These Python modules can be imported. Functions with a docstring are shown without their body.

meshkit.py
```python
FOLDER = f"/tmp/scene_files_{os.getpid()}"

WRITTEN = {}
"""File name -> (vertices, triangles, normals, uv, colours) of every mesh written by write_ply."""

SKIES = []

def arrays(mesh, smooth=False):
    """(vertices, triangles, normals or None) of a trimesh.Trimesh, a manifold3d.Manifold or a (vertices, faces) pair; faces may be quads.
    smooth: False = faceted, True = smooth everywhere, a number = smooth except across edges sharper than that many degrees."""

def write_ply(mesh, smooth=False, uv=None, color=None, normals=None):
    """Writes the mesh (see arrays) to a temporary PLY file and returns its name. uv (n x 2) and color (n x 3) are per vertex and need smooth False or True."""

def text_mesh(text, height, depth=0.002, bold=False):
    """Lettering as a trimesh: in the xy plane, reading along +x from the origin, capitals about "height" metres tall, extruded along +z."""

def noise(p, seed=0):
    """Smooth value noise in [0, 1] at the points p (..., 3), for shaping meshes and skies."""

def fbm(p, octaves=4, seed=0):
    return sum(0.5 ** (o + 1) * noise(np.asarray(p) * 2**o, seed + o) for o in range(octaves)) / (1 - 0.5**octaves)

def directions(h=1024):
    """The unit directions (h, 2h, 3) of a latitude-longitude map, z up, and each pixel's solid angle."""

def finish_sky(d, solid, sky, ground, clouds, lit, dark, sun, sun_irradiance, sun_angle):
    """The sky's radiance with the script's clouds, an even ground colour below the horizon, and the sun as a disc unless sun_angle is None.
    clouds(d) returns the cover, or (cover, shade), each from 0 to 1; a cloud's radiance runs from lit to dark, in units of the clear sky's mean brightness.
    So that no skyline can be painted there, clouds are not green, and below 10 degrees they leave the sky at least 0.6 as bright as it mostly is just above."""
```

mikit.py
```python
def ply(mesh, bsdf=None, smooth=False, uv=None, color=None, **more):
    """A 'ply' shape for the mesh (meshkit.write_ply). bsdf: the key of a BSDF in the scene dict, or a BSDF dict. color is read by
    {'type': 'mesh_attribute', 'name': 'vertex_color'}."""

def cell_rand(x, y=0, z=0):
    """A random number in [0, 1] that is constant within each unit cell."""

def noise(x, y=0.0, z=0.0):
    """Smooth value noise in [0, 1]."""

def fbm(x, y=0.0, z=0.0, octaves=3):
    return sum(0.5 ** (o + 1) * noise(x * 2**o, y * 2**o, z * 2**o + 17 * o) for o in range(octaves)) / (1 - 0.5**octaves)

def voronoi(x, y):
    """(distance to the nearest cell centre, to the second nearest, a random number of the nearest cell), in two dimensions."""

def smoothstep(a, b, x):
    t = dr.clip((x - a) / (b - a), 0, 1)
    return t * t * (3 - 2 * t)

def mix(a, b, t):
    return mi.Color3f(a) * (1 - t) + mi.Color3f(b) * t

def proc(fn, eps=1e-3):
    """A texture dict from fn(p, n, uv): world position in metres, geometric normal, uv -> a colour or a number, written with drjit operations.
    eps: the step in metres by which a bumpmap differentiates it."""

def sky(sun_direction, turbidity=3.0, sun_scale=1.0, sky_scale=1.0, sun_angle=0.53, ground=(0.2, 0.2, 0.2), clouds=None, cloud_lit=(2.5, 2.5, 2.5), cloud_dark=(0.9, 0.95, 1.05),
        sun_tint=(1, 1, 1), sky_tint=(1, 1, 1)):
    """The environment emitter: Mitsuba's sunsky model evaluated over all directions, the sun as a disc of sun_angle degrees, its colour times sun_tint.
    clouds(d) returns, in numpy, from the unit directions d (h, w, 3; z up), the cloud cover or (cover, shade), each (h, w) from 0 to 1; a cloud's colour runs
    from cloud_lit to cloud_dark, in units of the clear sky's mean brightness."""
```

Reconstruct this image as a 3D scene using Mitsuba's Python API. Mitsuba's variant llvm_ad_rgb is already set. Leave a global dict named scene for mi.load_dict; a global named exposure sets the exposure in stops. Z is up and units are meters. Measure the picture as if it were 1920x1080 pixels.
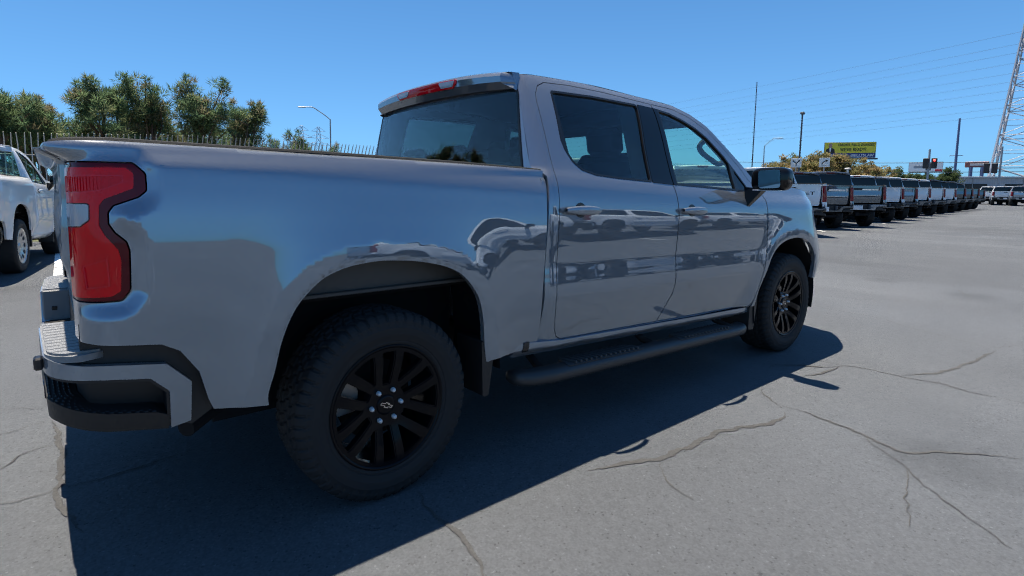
import math, random
import numpy as np
import trimesh
import drjit as dr
import mitsuba as mi
import mikit, meshkit
from mikit import proc, noise, fbm, voronoi, smoothstep, mix, cell_rand
from scipy.interpolate import PchipInterpolator
from scipy.spatial import Delaunay
import shapely
from shapely.geometry import Polygon, LineString, Point, MultiPolygon, box as sbox
from shapely.ops import unary_union

T = mi.ScalarTransform4f
scene, labels = {}, {}
random.seed(7)
RNG = np.random.default_rng(7)

# ---------------------------------------------------------------- camera, sky, exposure
# world: x along the near pickup towards its nose, y to its left, z up, origin on the ground under its rear axle
CAM = np.array([-1.1183, -3.0032, 1.3360])
YAW, PITCH, ROLL, FOCAL = 0.92418, -0.09953, 0.00851, 1041.4
_f = np.array([math.cos(YAW) * math.cos(PITCH), math.sin(YAW) * math.cos(PITCH), math.sin(PITCH)])
_r = np.cross(_f, [0, 0, 1]); _r /= np.linalg.norm(_r)
_u = np.cross(_r, _f)
_u = -_r * math.sin(ROLL) + _u * math.cos(ROLL)
scene['camera'] = {
    'type': 'perspective', 'fov': math.degrees(2 * math.atan(960 / FOCAL)), 'fov_axis': 'x',
    'principal_point_offset_x': 85.6 / 1920, 'principal_point_offset_y': 84.0 / 1080,
    'near_clip': 0.05, 'far_clip': 6000.0,
    'to_world': T().look_at(origin=CAM.tolist(), target=(CAM + _f).tolist(), up=_u.tolist())}
SUN = np.array([-0.085, 0.235, 1.0])
scene['sky_light'] = mikit.sky(SUN.tolist(), turbidity=2.2, sun_scale=1.7, sky_scale=1.0, ground=(0.08, 0.08, 0.085), sky_tint=(0.61, 1.03, 1.25), sun_tint=(0.93, 1.0, 1.10))
exposure = 1.85

# ---------------------------------------------------------------- materials
def ref(k): return {'type': 'ref', 'id': k}
def two(b): return {'type': 'twosided', 'bsdf': b}
def rgb(*c): return {'type': 'rgb', 'value': list(c)}

def principled(c, rough=0.5, metal=0.0, spec=0.5, **k):
    return two({'type': 'principled', 'base_color': rgb(*c) if isinstance(c, tuple) else c, 'roughness': rough, 'metallic': metal, 'specular': spec, **k})

def gloss(c, ior=1.5):
    return two({'type': 'plastic', 'diffuse_reflectance': rgb(*c) if isinstance(c, tuple) else c, 'int_ior': ior, 'nonlinear': False})

def metallic_paint(c, m):
    return two({'type': 'blendbsdf', 'weight': 0.23,
                'a': {'type': 'blendbsdf', 'weight': 0.42,
                      'a': {'type': 'plastic', 'diffuse_reflectance': rgb(*c), 'int_ior': 3.2, 'nonlinear': False, 'specular_reflectance': rgb(0.84, 0.95, 1.0)},
                      'b': {'type': 'conductor', 'specular_reflectance': rgb(0.35, 0.58, 0.90)}},
                'b': {'type': 'principled', 'base_color': rgb(*m), 'metallic': 0.08, 'roughness': 0.36, 'specular': 0.5}})

M = scene
M['m_silver'] = metallic_paint((0.06, 0.062, 0.066), (0.36, 0.39, 0.425))
M['m_grey'] = metallic_paint((0.02, 0.02, 0.02), (0.16, 0.16, 0.165))
M['m_dark'] = metallic_paint((0.012, 0.013, 0.015), (0.03, 0.03, 0.033))
M['m_white'] = gloss((0.72, 0.73, 0.74))
M['m_blueish'] = metallic_paint((0.2, 0.21, 0.22), (0.45, 0.46, 0.48))
M['m_black_plastic'] = principled((0.011, 0.011, 0.0115), 0.5)
M['m_trim'] = principled((0.008, 0.008, 0.0085), 0.35)
M['m_gloss_black'] = gloss((0.005, 0.005, 0.006), 1.4)
M['m_rubber'] = principled((0.017, 0.017, 0.0175), 0.7, spec=0.3)
M['m_rim_black'] = principled((0.003, 0.004, 0.006), 0.16, spec=0.15)
M['m_rim_silver'] = principled((0.55, 0.56, 0.57), 0.3, 0.9)
M['m_chrome'] = principled((0.8, 0.8, 0.81), 0.12, 1.0)
M['m_nut'] = principled((0.55, 0.55, 0.55), 0.4, 0.3)
M['m_board'] = principled((0.026, 0.027, 0.028), 0.45)
M['m_tread_pad'] = principled((0.03, 0.03, 0.031), 0.6)
M['m_rail_cap'] = principled((0.02, 0.02, 0.019), 0.75, spec=0.3)
M['m_steel'] = principled((0.30, 0.29, 0.28), 0.45, 0.8)
M['m_pad_grey'] = principled((0.17, 0.175, 0.18), 0.5)
M['m_under'] = principled((0.010, 0.010, 0.011), 0.8, spec=0.2)
M['m_inner_panel'] = principled((0.055, 0.052, 0.048), 0.6)
M['m_lamp_dark'] = gloss((0.10, 0.002, 0.008), 1.35)
M['m_lamp_far'] = gloss((0.20, 0.006, 0.012), 1.4)
M['m_lamp_red'] = gloss((0.72, 0.002, 0.008), 1.38)
M['m_lamp_line'] = gloss((0.72, 0.015, 0.03), 1.4)
M['m_lamp_clear'] = gloss((0.40, 0.41, 0.43))
M['m_head_lamp'] = gloss((0.5, 0.52, 0.54))
M['m_seat'] = principled((0.006, 0.006, 0.0065), 0.9, spec=0.0)
M['m_seat_grey'] = principled((0.03, 0.03, 0.032), 0.8)
M['m_headliner'] = principled((0.03, 0.03, 0.03), 0.9)
M['m_sticker'] = principled((0.5, 0.6, 0.58), 0.5)
M['m_mirror'] = principled((0.55, 0.72, 0.70), 0.03, 1.0)
def pane(t, ior=1.36): return {'type': 'thindielectric', 'int_ior': ior, 'specular_transmittance': rgb(*t)}
M['m_glass_front'] = pane((0.72, 0.92, 0.82))
M['m_glass_rear'] = pane((0.36, 0.50, 0.46), 1.33)
M['m_glass_back'] = pane((0.10, 0.14, 0.14), 1.42)
M['m_glass_plain'] = pane((0.80, 0.90, 0.86))

# ---------------------------------------------------------------- mesh helpers
def sst(a, b, x):
    t = np.clip((np.asarray(x, float) - a) / (b - a), 0, 1)
    return t * t * (3 - 2 * t)

class MB:
    """Collects vertices, triangles and (optionally) normals of one mesh."""
    def __init__(s): s.v, s.f, s.n, s.k = [], [], [], 0
    def add(s, v, f, n=None):
        v = np.asarray(v, float); f = np.asarray(f, int)
        if f.shape[1] == 4: f = np.vstack([f[:, [0, 1, 2]], f[:, [0, 2, 3]]])
        if n is None:      # flat shading: split vertices
            v = v[f].reshape(-1, 3); f = np.arange(len(v)).reshape(-1, 3)
            fn = np.cross(v[1::3] - v[0::3], v[2::3] - v[0::3])
            fn /= np.linalg.norm(fn, axis=1, keepdims=True) + 1e-20
            n = np.repeat(fn, 3, 0)
        s.v.append(v); s.f.append(f + s.k); s.n.append(np.asarray(n, float)); s.k += len(v)
        return s
    def mesh(s, m, smooth=30):
        v, f, n = meshkit.arrays(m, smooth)
        return s.add(v, f, n)
    def join(s, o, m=None):
        for v, f, n in zip(o.v, o.f, o.n):
            pass
        v, f, n = o.arr()
        if m is not None:
            m = np.asarray(m, float); v = v @ m[:3, :3].T + m[:3, 3]; n = n @ np.linalg.inv(m[:3, :3])
            n = n / (np.linalg.norm(n, axis=1, keepdims=True) + 1e-20)
            if np.linalg.det(m[:3, :3]) < 0: f = f[:, ::-1]
        return s.add(v, f, n)
    def arr(s): return np.vstack(s.v), np.vstack(s.f), np.vstack(s.n)
    def flip(s):
        v, f, n = s.arr()
        return MB().add(v * [1, -1, 1], f[:, ::-1], n * [1, -1, 1])
    def shape(s):
        v, f, n = s.arr()
        return {'type': 'ply', 'filename': meshkit.write_ply((v, f), False, normals=n), 'face_normals': False}

def resample(ring, h):
    p = np.asarray(ring)[:, :2]
    if np.allclose(p[0], p[-1]): p = p[:-1]
    out = []
    for a, b in zip(p, np.roll(p, -1, 0)):
        k = max(1, int(math.ceil(np.linalg.norm(b - a) / h)))
        out += [a + (b - a) * t / k for t in range(k)]
    return np.array(out)

def triangulate(poly, h):
    """(points, triangles, rings of point numbers) of a polygon filled with a grid of spacing h."""
    rings = [resample(r.coords, h * 0.7) for r in [poly.exterior, *poly.interiors]]
    x0, z0, x1, z1 = poly.bounds
    gx, gz = np.meshgrid(np.arange(x0 + h / 2, x1, h), np.arange(z0 + h / 2, z1, h))
    g = np.stack([gx.ravel(), gz.ravel()], 1)
    inner = poly.buffer(-h * 0.4)
    if not inner.is_empty:
        g = g[shapely.contains_xy(inner, g[:, 0], g[:, 1])]
    else:
        g = g[:0]
    P = np.vstack(rings + [g])
    tri = Delaunay(P + RNG.normal(0, 1e-7, P.shape)).simplices
    c = P[tri].mean(1)
    e = P[tri]
    area = (e[:, 1, 0] - e[:, 0, 0]) * (e[:, 2, 1] - e[:, 0, 1]) - (e[:, 1, 1] - e[:, 0, 1]) * (e[:, 2, 0] - e[:, 0, 0])
    ok = shapely.contains_xy(poly, c[:, 0], c[:, 1]) & (np.abs(area) > 1e-9)
    tri, area = tri[ok], area[ok]
    tri[area < 0] = tri[area < 0][:, ::-1]
    ids, k = [], 0
    for r in rings:
        ids.append(np.arange(k, k + len(r))); k += len(r)
    return P, tri, ids

def panel(poly, F, h, ret=0.015, flip=False, mb=None, lip=0.0):
    """The polygon in (a, b) lifted by F(a, b) -> (n, 3), with edges turned in by ret along the normal. Front side: dF/da x dF/db (flip reverses)."""
    mb = mb or MB()
    if isinstance(poly, MultiPolygon) or hasattr(poly, 'geoms'):
        for g in poly.geoms:
            if g.area > 1e-5: panel(g, F, h, ret, flip, mb, lip)
        return mb
    if poly.is_empty: return mb
    P, tri, rings = triangulate(poly, h)
    a, b = P[:, 0], P[:, 1]
    e = 1e-3
    v = F(a, b)
    da = F(a + e, b) - F(a - e, b); db = F(a, b + e) - F(a, b - e)
    n = np.cross(da, db); n /= np.linalg.norm(n, axis=1, keepdims=True) + 1e-20
    if flip: n = -n; tri = tri[:, ::-1]
    mb.add(v, tri, n)
    if ret:
        for r in rings:
            p, q = v[r], v[r] - n[r] * ret
            # outward in-surface direction at each ring point
            t = np.roll(p, -1, 0) - np.roll(p, 1, 0)
            t /= np.linalg.norm(t, axis=1, keepdims=True) + 1e-20
            area = 0.5 * np.sum(P[r][:, 0] * np.roll(P[r][:, 1], -1) - np.roll(P[r][:, 0], -1) * P[r][:, 1])
            o = np.cross(t, n[r]) * (1 if area > 0 else -1)
            if flip: o = -o
            inside = r is not rings[0]
            o = -o if inside else o
            m = len(r); i = np.arange(m); j = (i + 1) % m
            quad = np.stack([i, j, j + m, i + m], 1)
            vv = np.vstack([p, q]); nn = np.vstack([o, o])
            f = np.vstack([quad[:, [0, 1, 2]], quad[:, [0, 2, 3]]])
            fn = np.cross(vv[f[:, 1]] - vv[f[:, 0]], vv[f[:, 2]] - vv[f[:, 0]])
            bad = (fn * nn[f[:, 0]]).sum(1) < 0
            f[bad] = f[bad][:, ::-1]
            mb.add(vv, f, nn)
    return mb

def tube(points, r, sides=10, caps=True, mb=None):
    mb = mb or MB()
    p = np.asarray(points, float)
    r = np.broadcast_to(r, (len(p),)).astype(float)
    t = np.gradient(p, axis=0); t /= np.linalg.norm(t, axis=1, keepdims=True) + 1e-12
    up = np.array([0, 0, 1.0]) if abs(t[0, 2]) < 0.9 else np.array([1.0, 0, 0])
    a = np.cross(t, up); a /= np.linalg.norm(a, axis=1, keepdims=True) + 1e-12
    b = np.cross(t, a)
    g = np.arange(sides) * 2 * np.pi / sides
    n = np.cos(g)[None, :, None] * a[:, None] + np.sin(g)[None, :, None] * b[:, None]
    v = p[:, None] + r[:, None, None] * n
    i, j = np.meshgrid(np.arange(len(p) - 1), np.arange(sides), indexing='ij')
    q = np.stack([i * sides + j, i * sides + (j + 1) % sides, (i + 1) * sides + (j + 1) % sides, (i + 1) * sides + j], -1).reshape(-1, 4)
    mb.add(v.reshape(-1, 3), q, n.reshape(-1, 3))
    if caps:
        for k, s in ((0, -1), (len(p) - 1, 1)):
            ring = v[k]; c = np.vstack([ring, p[k][None]])
            f = np.array([[x, (x + 1) % sides, sides] for x in range(sides)])
            if s < 0: f = f[:, ::-1]
            mb.add(c, f, np.repeat((t[k] * s)[None], len(c), 0))
    return mb

def lathe(profile, seg=48, mb=None, axis='y', smooth=True):
    """Revolves (r, h) about the axis; smooth normals along the profile unless two points coincide."""
    mb = mb or MB()
    pr = np.asarray(profile, float)
    for a, b in zip(pr[:-1], pr[1:]):
        pass
    d = np.gradient(pr, axis=0)
    nr = np.stack([-d[:, 1], d[:, 0]], 1); nr /= np.linalg.norm(nr, axis=1, keepdims=True) + 1e-12
    g = np.arange(seg) * 2 * np.pi / seg
    c, s = np.cos(g), np.sin(g)
    v = np.stack([pr[:, None, 0] * c, np.repeat(pr[:, 1:2], seg, 1), pr[:, None, 0] * s], -1)
    n = np.stack([nr[:, None, 0] * c, np.repeat(nr[:, 1:2], seg, 1), nr[:, None, 0] * s], -1)
    i, j = np.meshgrid(np.arange(len(pr) - 1), np.arange(seg), indexing='ij')
    q = np.stack([i * seg + j, i * seg + (j + 1) % seg, (i + 1) * seg + (j + 1) % seg, (i + 1) * seg + j], -1).reshape(-1, 4)
    vv, nn = v.reshape(-1, 3), n.reshape(-1, 3)
    f = np.vstack([q[:, [0, 1, 2]], q[:, [0, 2, 3]]])
    fn = np.cross(vv[f[:, 1]] - vv[f[:, 0]], vv[f[:, 2]] - vv[f[:, 0]])
    if ((fn * nn[f[:, 0]]).sum() < 0): f = f[:, ::-1]
    if axis == 'z':
        vv, nn = vv[:, [0, 2, 1]], nn[:, [0, 2, 1]]; f = f[:, ::-1]
    return mb.add(vv, f, nn)

def rbox(c, s, ch=0.006, rot=None, mb=None):
    """A box of full size s centred at c with chamfered edges."""
    mb = mb or MB()
    s = np.asarray(s, float) / 2; ch = min(ch, s.min() * 0.8)
    pts = []
    for sx in (-1, 1):
        for sy in (-1, 1):
            for sz in (-1, 1):
                k = np.array([sx, sy, sz])
                for ax in range(3):
                    d = s - ch; d[ax] = s[ax]
                    pts.append(k * d)
    m = trimesh.convex.convex_hull(np.array(pts))
    v = np.array(m.vertices)
    if rot is not None: v = v @ np.asarray(rot).T
    return mb.add(v + np.asarray(c, float), np.array(m.faces))

def grid_surface(A, B, F, mb=None, flip=False):
    """A smooth sheet over the grid A x B."""
    mb = mb or MB()
    a, b = np.meshgrid(A, B, indexing='ij'); a, b = a.ravel(), b.ravel()
    e = 1e-4
    v = F(a, b); n = np.cross(F(a + e, b) - F(a - e, b), F(a, b + e) - F(a, b - e))
    n /= np.linalg.norm(n, axis=1, keepdims=True) + 1e-20
    nb = len(B)
    i, j = np.meshgrid(np.arange(len(A) - 1), np.arange(nb - 1), indexing='ij')
    q = np.stack([i * nb + j, (i + 1) * nb + j, (i + 1) * nb + j + 1, i * nb + j + 1], -1).reshape(-1, 4)
    if flip: n = -n; q = q[:, ::-1]
    return mb.add(v, q, n)

def rotz(a): return np.array([[math.cos(a), -math.sin(a), 0], [math.sin(a), math.cos(a), 0], [0, 0, 1.0]])
def roty(a): return np.array([[math.cos(a), 0, math.sin(a)], [0, 1, 0], [-math.sin(a), 0, math.cos(a)]])

def rounded(pts, r, k=5):
    """Polygon with every corner rounded."""
    g = Polygon(pts)
    g = g.buffer(-r, join_style=1, quad_segs=k).buffer(2 * r, join_style=1, quad_segs=k).buffer(-r, join_style=1, quad_segs=k)
    return g

def text_poly(text, height, bold=True):
    m = meshkit.text_mesh(text, height, 0.002, bold)
    return m

# ---------------------------------------------------------------- scene entries
def numbered(name):
    if not any(k == name or k.startswith(name + '__') for k in scene): return name
    i = 1
    while any(k == f'{name}_{i:03d}' or k.startswith(f'{name}_{i:03d}__') for k in scene): i += 1
    return f'{name}_{i:03d}'
_taken = {}
def key_for(name):
    n = _taken.get(name, 0); _taken[name] = n + 1
    return name if n == 0 else f'{name}_{n:03d}'
def put(key, mesh, mat, M4=None):
    d = dict(mesh.shape() if isinstance(mesh, MB) else mesh)
    d['bsdf'] = ref(mat)
    if M4 is not None: d['to_world'] = T(np.asarray(M4, float))
    scene[key] = d
    return key
def say(key, label=None, category=None, group=None, kind=None):
    labels[key] = {k: v for k, v in dict(label=label, category=category, group=group, kind=kind).items() if v}
    return key
def place4(x, y, z=0.0, yaw=0.0, s=1.0):
    m = np.eye(4); m[:3, :3] = rotz(yaw) * s; m[:3, 3] = (x, y, z)
    return m
# ---------------------------------------------------------------- the pickup's body surfaces (right half, y negative)
_cab = PchipInterpolator(*np.array([(.20, .86), (.30, .90), (.44, .935), (.50, .957), (.56, .974), (.64, .992), (.72, 1.010), (.78, 1.019), (.82, 1.0185), (.88, 1.0135), (.95, 1.008), (1.05, 1.007), (1.15, 1.006),
    (1.25, 1.001), (1.33, .988), (1.385, .968), (1.43, .945), (1.5, .917), (1.6, .880), (1.7, .842), (1.8, .800), (1.88, .762), (1.94, .725), (2.02, .64), (2.2, .4)]).T)
_bed = PchipInterpolator(*np.array([(.20, .88), (.30, .90), (.5, .955), (.6, .975), (.7, .990), (.8, .998), (.9, 1.003), (1.0, 1.005), (1.1, 1.004), (1.2, .999), (1.3, .990), (1.35, .9845), (1.362, .9819), (1.385, .9745),
    (1.41, .964), (1.43, .9536), (1.445, .944), (1.451, .9385), (1.455, .930), (1.459, .912), (1.48, .85), (1.6, .6)]).T)
REAR_ARCH = [(-.489, .50), (-.51, .562), (-.485, .661), (-.459, .766), (-.409, .879), (-.353, .944), (-.282, .996), (-.165, 1.03), (-.052, 1.039), (.068, 1.031), (.229, 1.002), (.333, .963), (.405, .903), (.467, .807), (.491, .701), (.5, .62), (.522, .50)]
FRONT_ARCH = [(3.15, .42), (3.18, .556), (3.261, .70), (3.36, .838), (3.50, .918), (3.63, .946), (3.757, .953), (3.929, .932), (4.06, .87), (4.135, .76), (4.14, .66), (4.10, .52), (4.06, .42)]
def _smooth_line(p, k=8):
    p = np.array(p); t = np.r_[0, np.cumsum(np.linalg.norm(np.diff(p, axis=0), axis=1))]
    from scipy.interpolate import make_interp_spline
    u = np.linspace(0, t[-1], k * len(p))
    return np.stack([PchipInterpolator(t, p[:, 0])(u), PchipInterpolator(t, p[:, 1])(u)], 1)
ARCH_R = Polygon(np.vstack([_smooth_line(REAR_ARCH), [(.53, .2), (-.49, .2)]]))
ARCH_F = Polygon(np.vstack([_smooth_line(FRONT_ARCH), [(4.06, .2), (3.15, .2)]]))
LAMP = rounded([(-1.30, 1.405), (-.895, 1.405), (-.863, 1.372), (-.863, 1.318), (-.885, 1.298), (-.955, 1.272), (-.970, 1.250), (-.970, 1.215), (-.955, 1.188), (-.925, 1.158), (-.918, 1.13), (-.921, 1.005), (-.945, .974), (-1.30, .974)], .014).intersection(Polygon([(-1.164, .9), (-.8, .9), (-.8, 1.5), (-1.164, 1.5)]))
def dist(poly, a, b): return shapely.distance(shapely.points(a, b), poly)

S0, RC = -.96, .10
def bed_xy(s, z):
    s, z = np.asarray(s, float), np.asarray(z, float)
    x = np.maximum(s, S0)
    k = .02 + .033 * sst(1.15, 1.33, z) - .033 * sst(1.385, 1.44, z)
    y = _bed(z + k * x)
    d = dist(ARCH_R, s, z)
    w = np.clip(1 - np.maximum(0, d - .078) / .27, 0, 1) ** 1.6 * sst(.3, .5, z)
    y = y * (1 - w) + w * (.40 * y + .60 * 1.036 - .10 * np.maximum(0, d - .02) ** 1.2 - .006 * (1 - sst(0, .012, d)))
    y = y - .022 * (1 - sst(.0, .06, dist(LAMP, s, z))) * sst(-.80, -.88, s)
    a = np.clip((S0 - s) / RC, 0, 1.45); ex = np.maximum(0, (S0 - s) - 1.45 * RC)
    lipx = .062 * sst(1.405, 1.447, z) * sst(0, 1.3, a)
    return np.where(s < S0, S0 - RC * np.sin(a) - ex * math.cos(1.45) - lipx, s), y - RC * (1 - np.cos(a)) - ex * math.sin(1.45)
def bedF(s, z):
    x, y = bed_xy(s, z)
    return np.stack([x, -y, z], -1)

def cab_y(x, z):
    x, z = np.asarray(x, float), np.asarray(z, float)
    k = .02 + .028 * sst(1.1, 1.3, z) - .02 * sst(1.5, 1.8, z)
    y = _cab(z + k * (x - 1.2))
    y = y - .062 * (.25 + .75 * sst(1.39, 1.45, z)) * np.clip((.985 - x) / .085, 0, 1.5) ** 2
    d = dist(ARCH_F, x, z)
    w = np.clip(1 - np.maximum(0, d - .070) / .20, 0, 1) ** 1.6 * sst(.3, .45, z)
    y = y * (1 - w) + w * (.40 * y + .60 * 1.036 - .10 * np.maximum(0, d - .02) ** 1.2 - .006 * (1 - sst(0, .012, d)))
    x0 = 4.10 - .16 * sst(.8, 1.2, z)
    y = y - .66 * np.maximum(0, x - x0) ** 2
    # the cowl: above the belt the sheet ahead of the doors rounds over towards the bonnet
    return y
def cabF(x, z): return np.stack([x, -cab_y(x, z), z], -1)
# ---------------------------------------------------------------- wheels
def wheel_parts(lod, style):
    """Sub-parts of one wheel, outward = -y, centred on its hub."""
    out = []
    R = 0.411
    if lod == 0:
        nb, per = 54, 8
        seg = nb * per
        prof = [(.262, -.108), (.270, -.124), (.280, -.129), (.288, -.1285), (.290, -.132), (.315, -.139), (.318, -.1405), (.345, -.1415), (.348, -.140), (.366, -.137), (.372, -.138), (.386, -.131), (.396, -.123), (.403, -.114)]
        wid = np.r_[np.linspace(-.108, .108, 28)]
        for w in wid: prof.append((R - .006 * (abs(w) / .108) ** 2.5, w))
        prof += [(.403, .114), (.386, .131), (.345, .1415), (.29, .132), (.262, .108)]
        prof = np.array(prof)
        g = np.arange(seg) * 2 * np.pi / seg
        ph = np.arange(seg) / per
        rr = np.repeat(prof[:, :1], seg, 1); ww = np.repeat(prof[:, 1:], seg, 1)
        for i, (r, w) in enumerate(prof):
            a = abs(w)
            if r > .365:
                sh = ph + (.5 if w > 0 else 0) + .35 * np.sin(w * 40)
                cut = np.zeros(seg, bool)
                if a > .074: cut |= ((sh % 1) < .26)
                elif a > .03: cut |= (((sh + .4 + 6 * w) % 1) < .2) | ((a > .066))
                else: cut |= (((sh + .2 - 8 * w) % 1) < .2) | (a > .024)
                dep = .0075 if r > .40 else (.007 if r > .39 else .004 if r > .38 else .0025)
                if r > .40: rr[i] -= dep * cut
                else: ww[i] -= np.sign(w) * dep * cut; rr[i] -= .003 * cut
                if a > .074 and r > .385: rr[i] += .002 * (((np.floor(sh)) % 2) > 0)
        v = np.stack([rr * np.cos(g), ww, rr * np.sin(g)], -1)
        n = len(prof)
        i, j = np.meshgrid(np.arange(n - 1), np.arange(seg), indexing='ij')
        q = np.stack([i * seg + j, i * seg + (j + 1) % seg, (i + 1) * seg + (j + 1) % seg, (i + 1) * seg + j], -1).reshape(-1, 4)
        vv = v.reshape(-1, 3)
        f = np.vstack([q[:, [0, 1, 2]], q[:, [0, 2, 3]]])
        c = vv[f].mean(1); fn = np.cross(vv[f[:, 1]] - vv[f[:, 0]], vv[f[:, 2]] - vv[f[:, 0]])
        o = c - np.stack([.33 * c[:, 0] / np.hypot(c[:, 0], c[:, 2]), 0 * c[:, 0], .33 * c[:, 2] / np.hypot(c[:, 0], c[:, 2])], -1)
        if (fn * o).sum() < 0: f = f[:, ::-1]
        tm = trimesh.Trimesh(vv, f, process=False)
        out.append(('tyre', MB().mesh(tm, 28), 'rubber'))
    else:
        prof = [(.262, -.108), (.272, -.126), (.30, -.136), (.34, -.1415), (.38, -.133), (.400, -.115), (R - .002, -.09), (R, 0), (R - .002, .09), (.40, .115), (.34, .14), (.262, .108)]
        out.append(('tyre', lathe(prof, 28), 'rubber'))
    seg = 72 if lod == 0 else 24
    dish = lambda r: -.121 + .034 * (1 - sst(.05, .225, r))
    def F(u, v): return np.stack([u, dish(np.hypot(u, v)), v], -1)
    if style == 'black':
        ring = Point(0, 0).buffer(.262, 48 if lod == 0 else 10).difference(Point(0, 0).buffer(.240, 48 if lod == 0 else 10))
        g = [ring, Point(0, 0).buffer(.094, 20)]
        for k in range(6):
            a = math.radians(30 + 60 * k)
            c, s = math.cos(a), math.sin(a)
            for sg in (-1, 1):
                pts = [(.06, sg * .011), (.06, sg * .050), (.11, sg * .057), (.25, sg * .077), (.25, sg * .029), (.12, sg * .019)]
                g.append(Polygon([(x * c - y * s, x * s + y * c) for x, y in pts]))
        sp = unary_union(g)
        sp = sp.buffer(-.004).buffer(.008).buffer(-.004)
    else:
        ring = Point(0, 0).buffer(.262, 24)
        holes = [Point(.175 * math.cos(t), .175 * math.sin(t)).buffer(.034, 5) for t in np.arange(10) * math.pi / 5]
        sp = ring.difference(unary_union(holes))
    slot = 'rim' 
    if lod == 0:
        rimm = panel(sp, F, .014, .032)
        panel(sp.buffer(-.0055), lambda u, v: F(u, v) - np.array([0, .004, 0]), .014, .0045, mb=rimm)
        out.append(('rim', rimm, slot))
    else: out.append(('rim', panel(sp, F, .014 if lod == 0 else .06, .032 if lod == 0 else .02, flip=False), slot))
    bar = lathe([(.270, -.127), (.266, -.130), (.258, -.128), (.250, -.112), (.242, -.08), (.232, .0), (.236, .09), (.25, .11)], seg)
    v, f, n = bar.arr()
    out.append(('barrel', MB().add(v, f[:, ::-1], -n), slot))
    out.append(('brake_disc', lathe([(.02, .012), (.175, .012), (.175, .035), (.02, .035)], seg), 'under'))
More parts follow.
